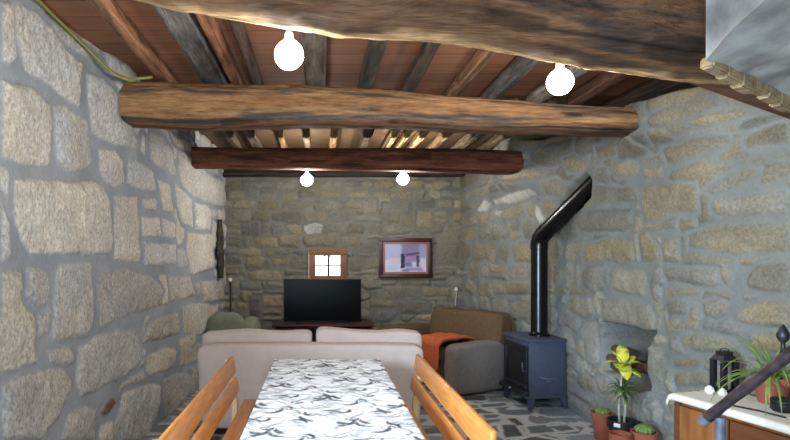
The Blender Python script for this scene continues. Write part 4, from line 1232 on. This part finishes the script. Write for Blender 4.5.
# ---- lantern with a candle
ln_ = thing('lantern', 'black metal lantern with glass sides on the cabinet', 'lantern', (2.415, 3.345, TOPZ), .12)
LW_, LHt = .076, .185
box('base', (0, 0, .010), (LW_ + .03, LW_ + .03, .02), M['irondark'], ln_, .004)
for sx in (-1, 1):
    for sy in (-1, 1): box('post', (sx * LW_ / 2, sy * LW_ / 2, LHt / 2 + .01), (.028, .028, LHt), M['irondark'], ln_, .002)
bm = bmesh.new(); hw = LW_ / 2 + .012
hexa(bm, [(a * hw, b_ * hw, LHt + .006) for a, b_ in ((-1, -1), (1, -1), (1, 1), (-1, 1))] + [(a * .034, b_ * .034, LHt + .036) for a, b_ in ((-1, -1), (1, -1), (1, 1), (-1, 1))]); obj('roof', bm, M['irondark'], ln_)
box('chimney', (0, 0, LHt + .046), (.062, .062, .026), M['irondark'], ln_, .004)
bm = bmesh.new(); tube(bm, [(-.03, 0, LHt + .055), (-.025, 0, LHt + .07), (0, 0, LHt + .076), (.025, 0, LHt + .07), (.03, 0, LHt + .055)], .004, 8); obj('handle', bm, M['irondark'], ln_, True)
for k in range(4):
    o = box('glass_pane', (0, 0, 0), (LW_ - .02, .002, LHt - .03), M['glass'], ln_, 0)
    a = k * math.pi / 2; o.location = (math.sin(a) * LW_ / 2, -math.cos(a) * LW_ / 2, LHt / 2 + .012); o.rotation_euler = (0, 0, a)
cd = thing('candle', 'white pillar candle inside the black lantern', 'candle', (2.415, 3.345, TOPZ + .02))
bm = bmesh.new(); lathe(bm, [(0, 0), (.027, 0), (.028, .005), (.027, .13), (.023, .135), (0, .128)], n=24); shade_auto(obj('wax', bm, M['wax'], cd))
bm = bmesh.new(); tube(bm, [(0, 0, .128), (.001, 0, .142)], .0015, 6); obj('wick', bm, M['irondark'], cd)
# ---- white plaster roses before the lantern
def rose(loc, r, label):
    bm = bmesh.new(); rq = random.Random(int(loc[0] * 1000))
    lathe(bm, [(0, 0), (r * .6, 0), (r * .75, r * .3), (r * .5, r * .8), (0, r)], n=16)
    for ring_, (nk, rad, zc, sz) in enumerate(((7, .72, .55, .50), (6, .55, 1.0, .48), (4, .26, 1.35, .42))):
        for k in range(nk):
            a = 6.283 * k / nk + ring_ * .5
            ret = bmesh.ops.create_uvsphere(bm, u_segments=10, v_segments=7, radius=r * sz)
            vs = ret['verts']
            bmesh.ops.scale(bm, vec=(.42, 1, 1), verts=vs); bmesh.ops.rotate(bm, cent=(0, 0, 0), matrix=RZ(a) @ RY(.35), verts=vs)
            bmesh.ops.translate(bm, vec=(math.cos(a) * r * rad, math.sin(a) * r * rad, r * zc), verts=vs)
    o = obj('plaster_rose', bm, M['shell'], None, True); o.location = loc
    tag(o, label, 'ornament', 'white roses by the lantern')
rose((2.295, 3.30, TOPZ), .027, 'white plaster rose left of the black lantern')
rose((2.335, 3.25, TOPZ), .025, 'white plaster rose in front of the black lantern')
# ---- spider plant
sp = pot('potted_spider_plant', 'spider plant with long thin leaves in a terracotta pot on the cabinet', (2.50, 3.10, TOPZ), .092, .148, M['terra'])
bm = bmesh.new(); rr_ = random.Random(9)
for k in range(75):
    a = rr_.uniform(0, 6.283); e = rr_.uniform(.25, 1.35); L = rr_.uniform(.2, .42)
    if math.cos(a) > .1: L *= .36; e = max(e, .9)
    blade(bm, (rr_.gauss(0, .02), rr_.gauss(0, .02), .13), (math.cos(a), math.sin(a), math.tan(e)), L, .0055, rr_.uniform(.9, 2.3), 10)
leafmesh('leaves', bm, sp, lambda co: np.array(lin((128, 156, 78))) * (.65 + .8 * abs(mnoise.noise(co * 16))))
# ---- black bowl at the right edge
bw = thing('bowl', 'small round black lidded pot at the right end of the cabinet', 'pot', (2.42, 2.93, TOPZ))
bm = bmesh.new(); lathe(bm, [(0, 0), (.042, 0), (.052, .012), (.052, .045), (.046, .05), (0, .05)], n=28); shade_auto(obj('body', bm, M['irondark'], bw))
bm = bmesh.new(); lathe(bm, [(0, .05), (.056, .05), (.056, .058), (.045, .068), (.02, .074), (0, .075)], n=28); shade_auto(obj('lid', bm, M['blackpot'], bw))
# ---- thin dark stick on the runner
bm = bmesh.new(); tube(bm, [(2.215, 3.05, TOPZ + .005), (2.29, 2.92, TOPZ + .006), (2.33, 2.80, TOPZ + .005)], .0045, 8)
tag(obj('stick', bm, M['irondark'], None, True), 'thin dark stick lying on the white runner', 'stick')

# ---- stair handrail in front of the cabinet
hr = thing('handrail', 'mottled dark stair handrail with finial on a blue grey post', 'handrail', (1.53, 2.14, 0))
o0 = Vector((1.53, 2.14, 0))
e0, e1 = Vector((1.495, 2.19, .898)) - o0, Vector((1.82, 1.30, 1.885)) - o0
rd = (e1 - e0).normalized()
bm = bmesh.new(); pts = [e0 + (e1 - e0) * (i / 24) for i in range(25)]
tube(bm, pts, [.0195 + .0016 * math.sin(i * 1.9) for i in range(25)], 18); shade_auto(obj('rail', bm, M['rail'], hr), 50)
bm = bmesh.new(); tube(bm, [e0 - rd * .004, e0 + rd * .03], .021, 18); shade_auto(obj('end_cap', bm, plain('grey end cap', lin((92, 92, 98)), .4), hr))
bm = bmesh.new(); tube(bm, [(0, 0, 0), (0, 0, .93)], .0185, 16); shade_auto(obj('post', bm, M['post'], hr))
bm = bmesh.new(); tube(bm, [(.245, -.74, 0), (.245, -.74, 1.72)], .0185, 16); shade_auto(obj('post', bm, M['post'], hr))
bm = bmesh.new(); lathe(bm, [(0, -.02), (.009, -.02), (.007, .02), (.007, .028), (.012, .032), (.019, .045), (.020, .055), (.013, .072), (.005, .086), (0, .092)], n=20)
fo = obj('finial', bm, M['irondark'], hr, True); fo.location = Vector((1.588, 1.92, 1.222)) - o0

# ---- four bare bulbs
def bulb(loc, ztop, label, back):
    t = thing('light_bulb', label, 'light bulb', loc, 0, 'bare bulbs under the beams')
    bm = bmesh.new(); lathe(bm, [(0, -BULB_R)] + [(BULB_R * math.sin(a), -BULB_R * math.cos(a)) for a in np.linspace(.25, 2.65, 18)] + [(.022, BULB_R * 1.05), (0, BULB_R * 1.05)], n=24); obj('globe', bm, M['bulb'], t, True)
    bm = bmesh.new(); lathe(bm, [(0, BULB_R * .98), (.02, BULB_R * .98), (.02, BULB_R + .03), (.014, BULB_R + .045), (0, BULB_R + .045)], n=18); shade_auto(obj('socket', bm, M['socket'], t))
    bm = bmesh.new(); tube(bm, [(0, 0, BULB_R + .04), (0, back * .4, (BULB_R + .04 + ztop) / 2), (0, back, ztop)], .004, 8); obj('flex', bm, M['socket'], t, True)
bulb(at(289, 55, 2.62), .49, 'large bare bulb at left under the nearest beam', -.01)
bulb(at(560, 82, 3.0), .50, 'large bare bulb at right under the nearest beam', -.01)
bulb(at(307, 180, 6.52), .10, 'small distant bare bulb at left behind the farthest beam', -.08)
bulb(at(403, 179, 6.52), .10, 'small distant bare bulb at right behind the farthest beam', -.08)

# ---- yellow green cable along the top of the left wall
bm = bmesh.new()
pts = [at(20, -22, 2.75), at(38, 0, 3.1), at(60, 22, 3.4), at(82, 44, 3.66), at(100, 62, 3.82), at(112, 72, 3.90), at(124, 77.5, 3.98), at(138, 78.5, 4.06), at(152, 77, 4.12)]
cr_ = []
for i in range(len(pts) - 1):
    p0, p1, p2, p3 = pts[max(i - 1, 0)], pts[i], pts[i + 1], pts[min(i + 2, len(pts) - 1)]
    for k in range(6):
        t = k / 6
        cr_.append(.5 * ((2 * p1) + (p2 - p0) * t + (2 * p0 - 5 * p1 + 4 * p2 - p3) * t * t + (3 * p1 - p0 - 3 * p2 + p3) * t ** 3))
cr_.append(pts[-1])
tube(bm, cr_, .011, 8)
off = [q + Vector((.02, -.012, -.016)) for q in cr_[:-8]]
tube(bm, off, .008, 8)
tag(obj('cable', bm, M['yellowcable'], None, True), 'yellow green cable running along the top of the left wall', 'cable')
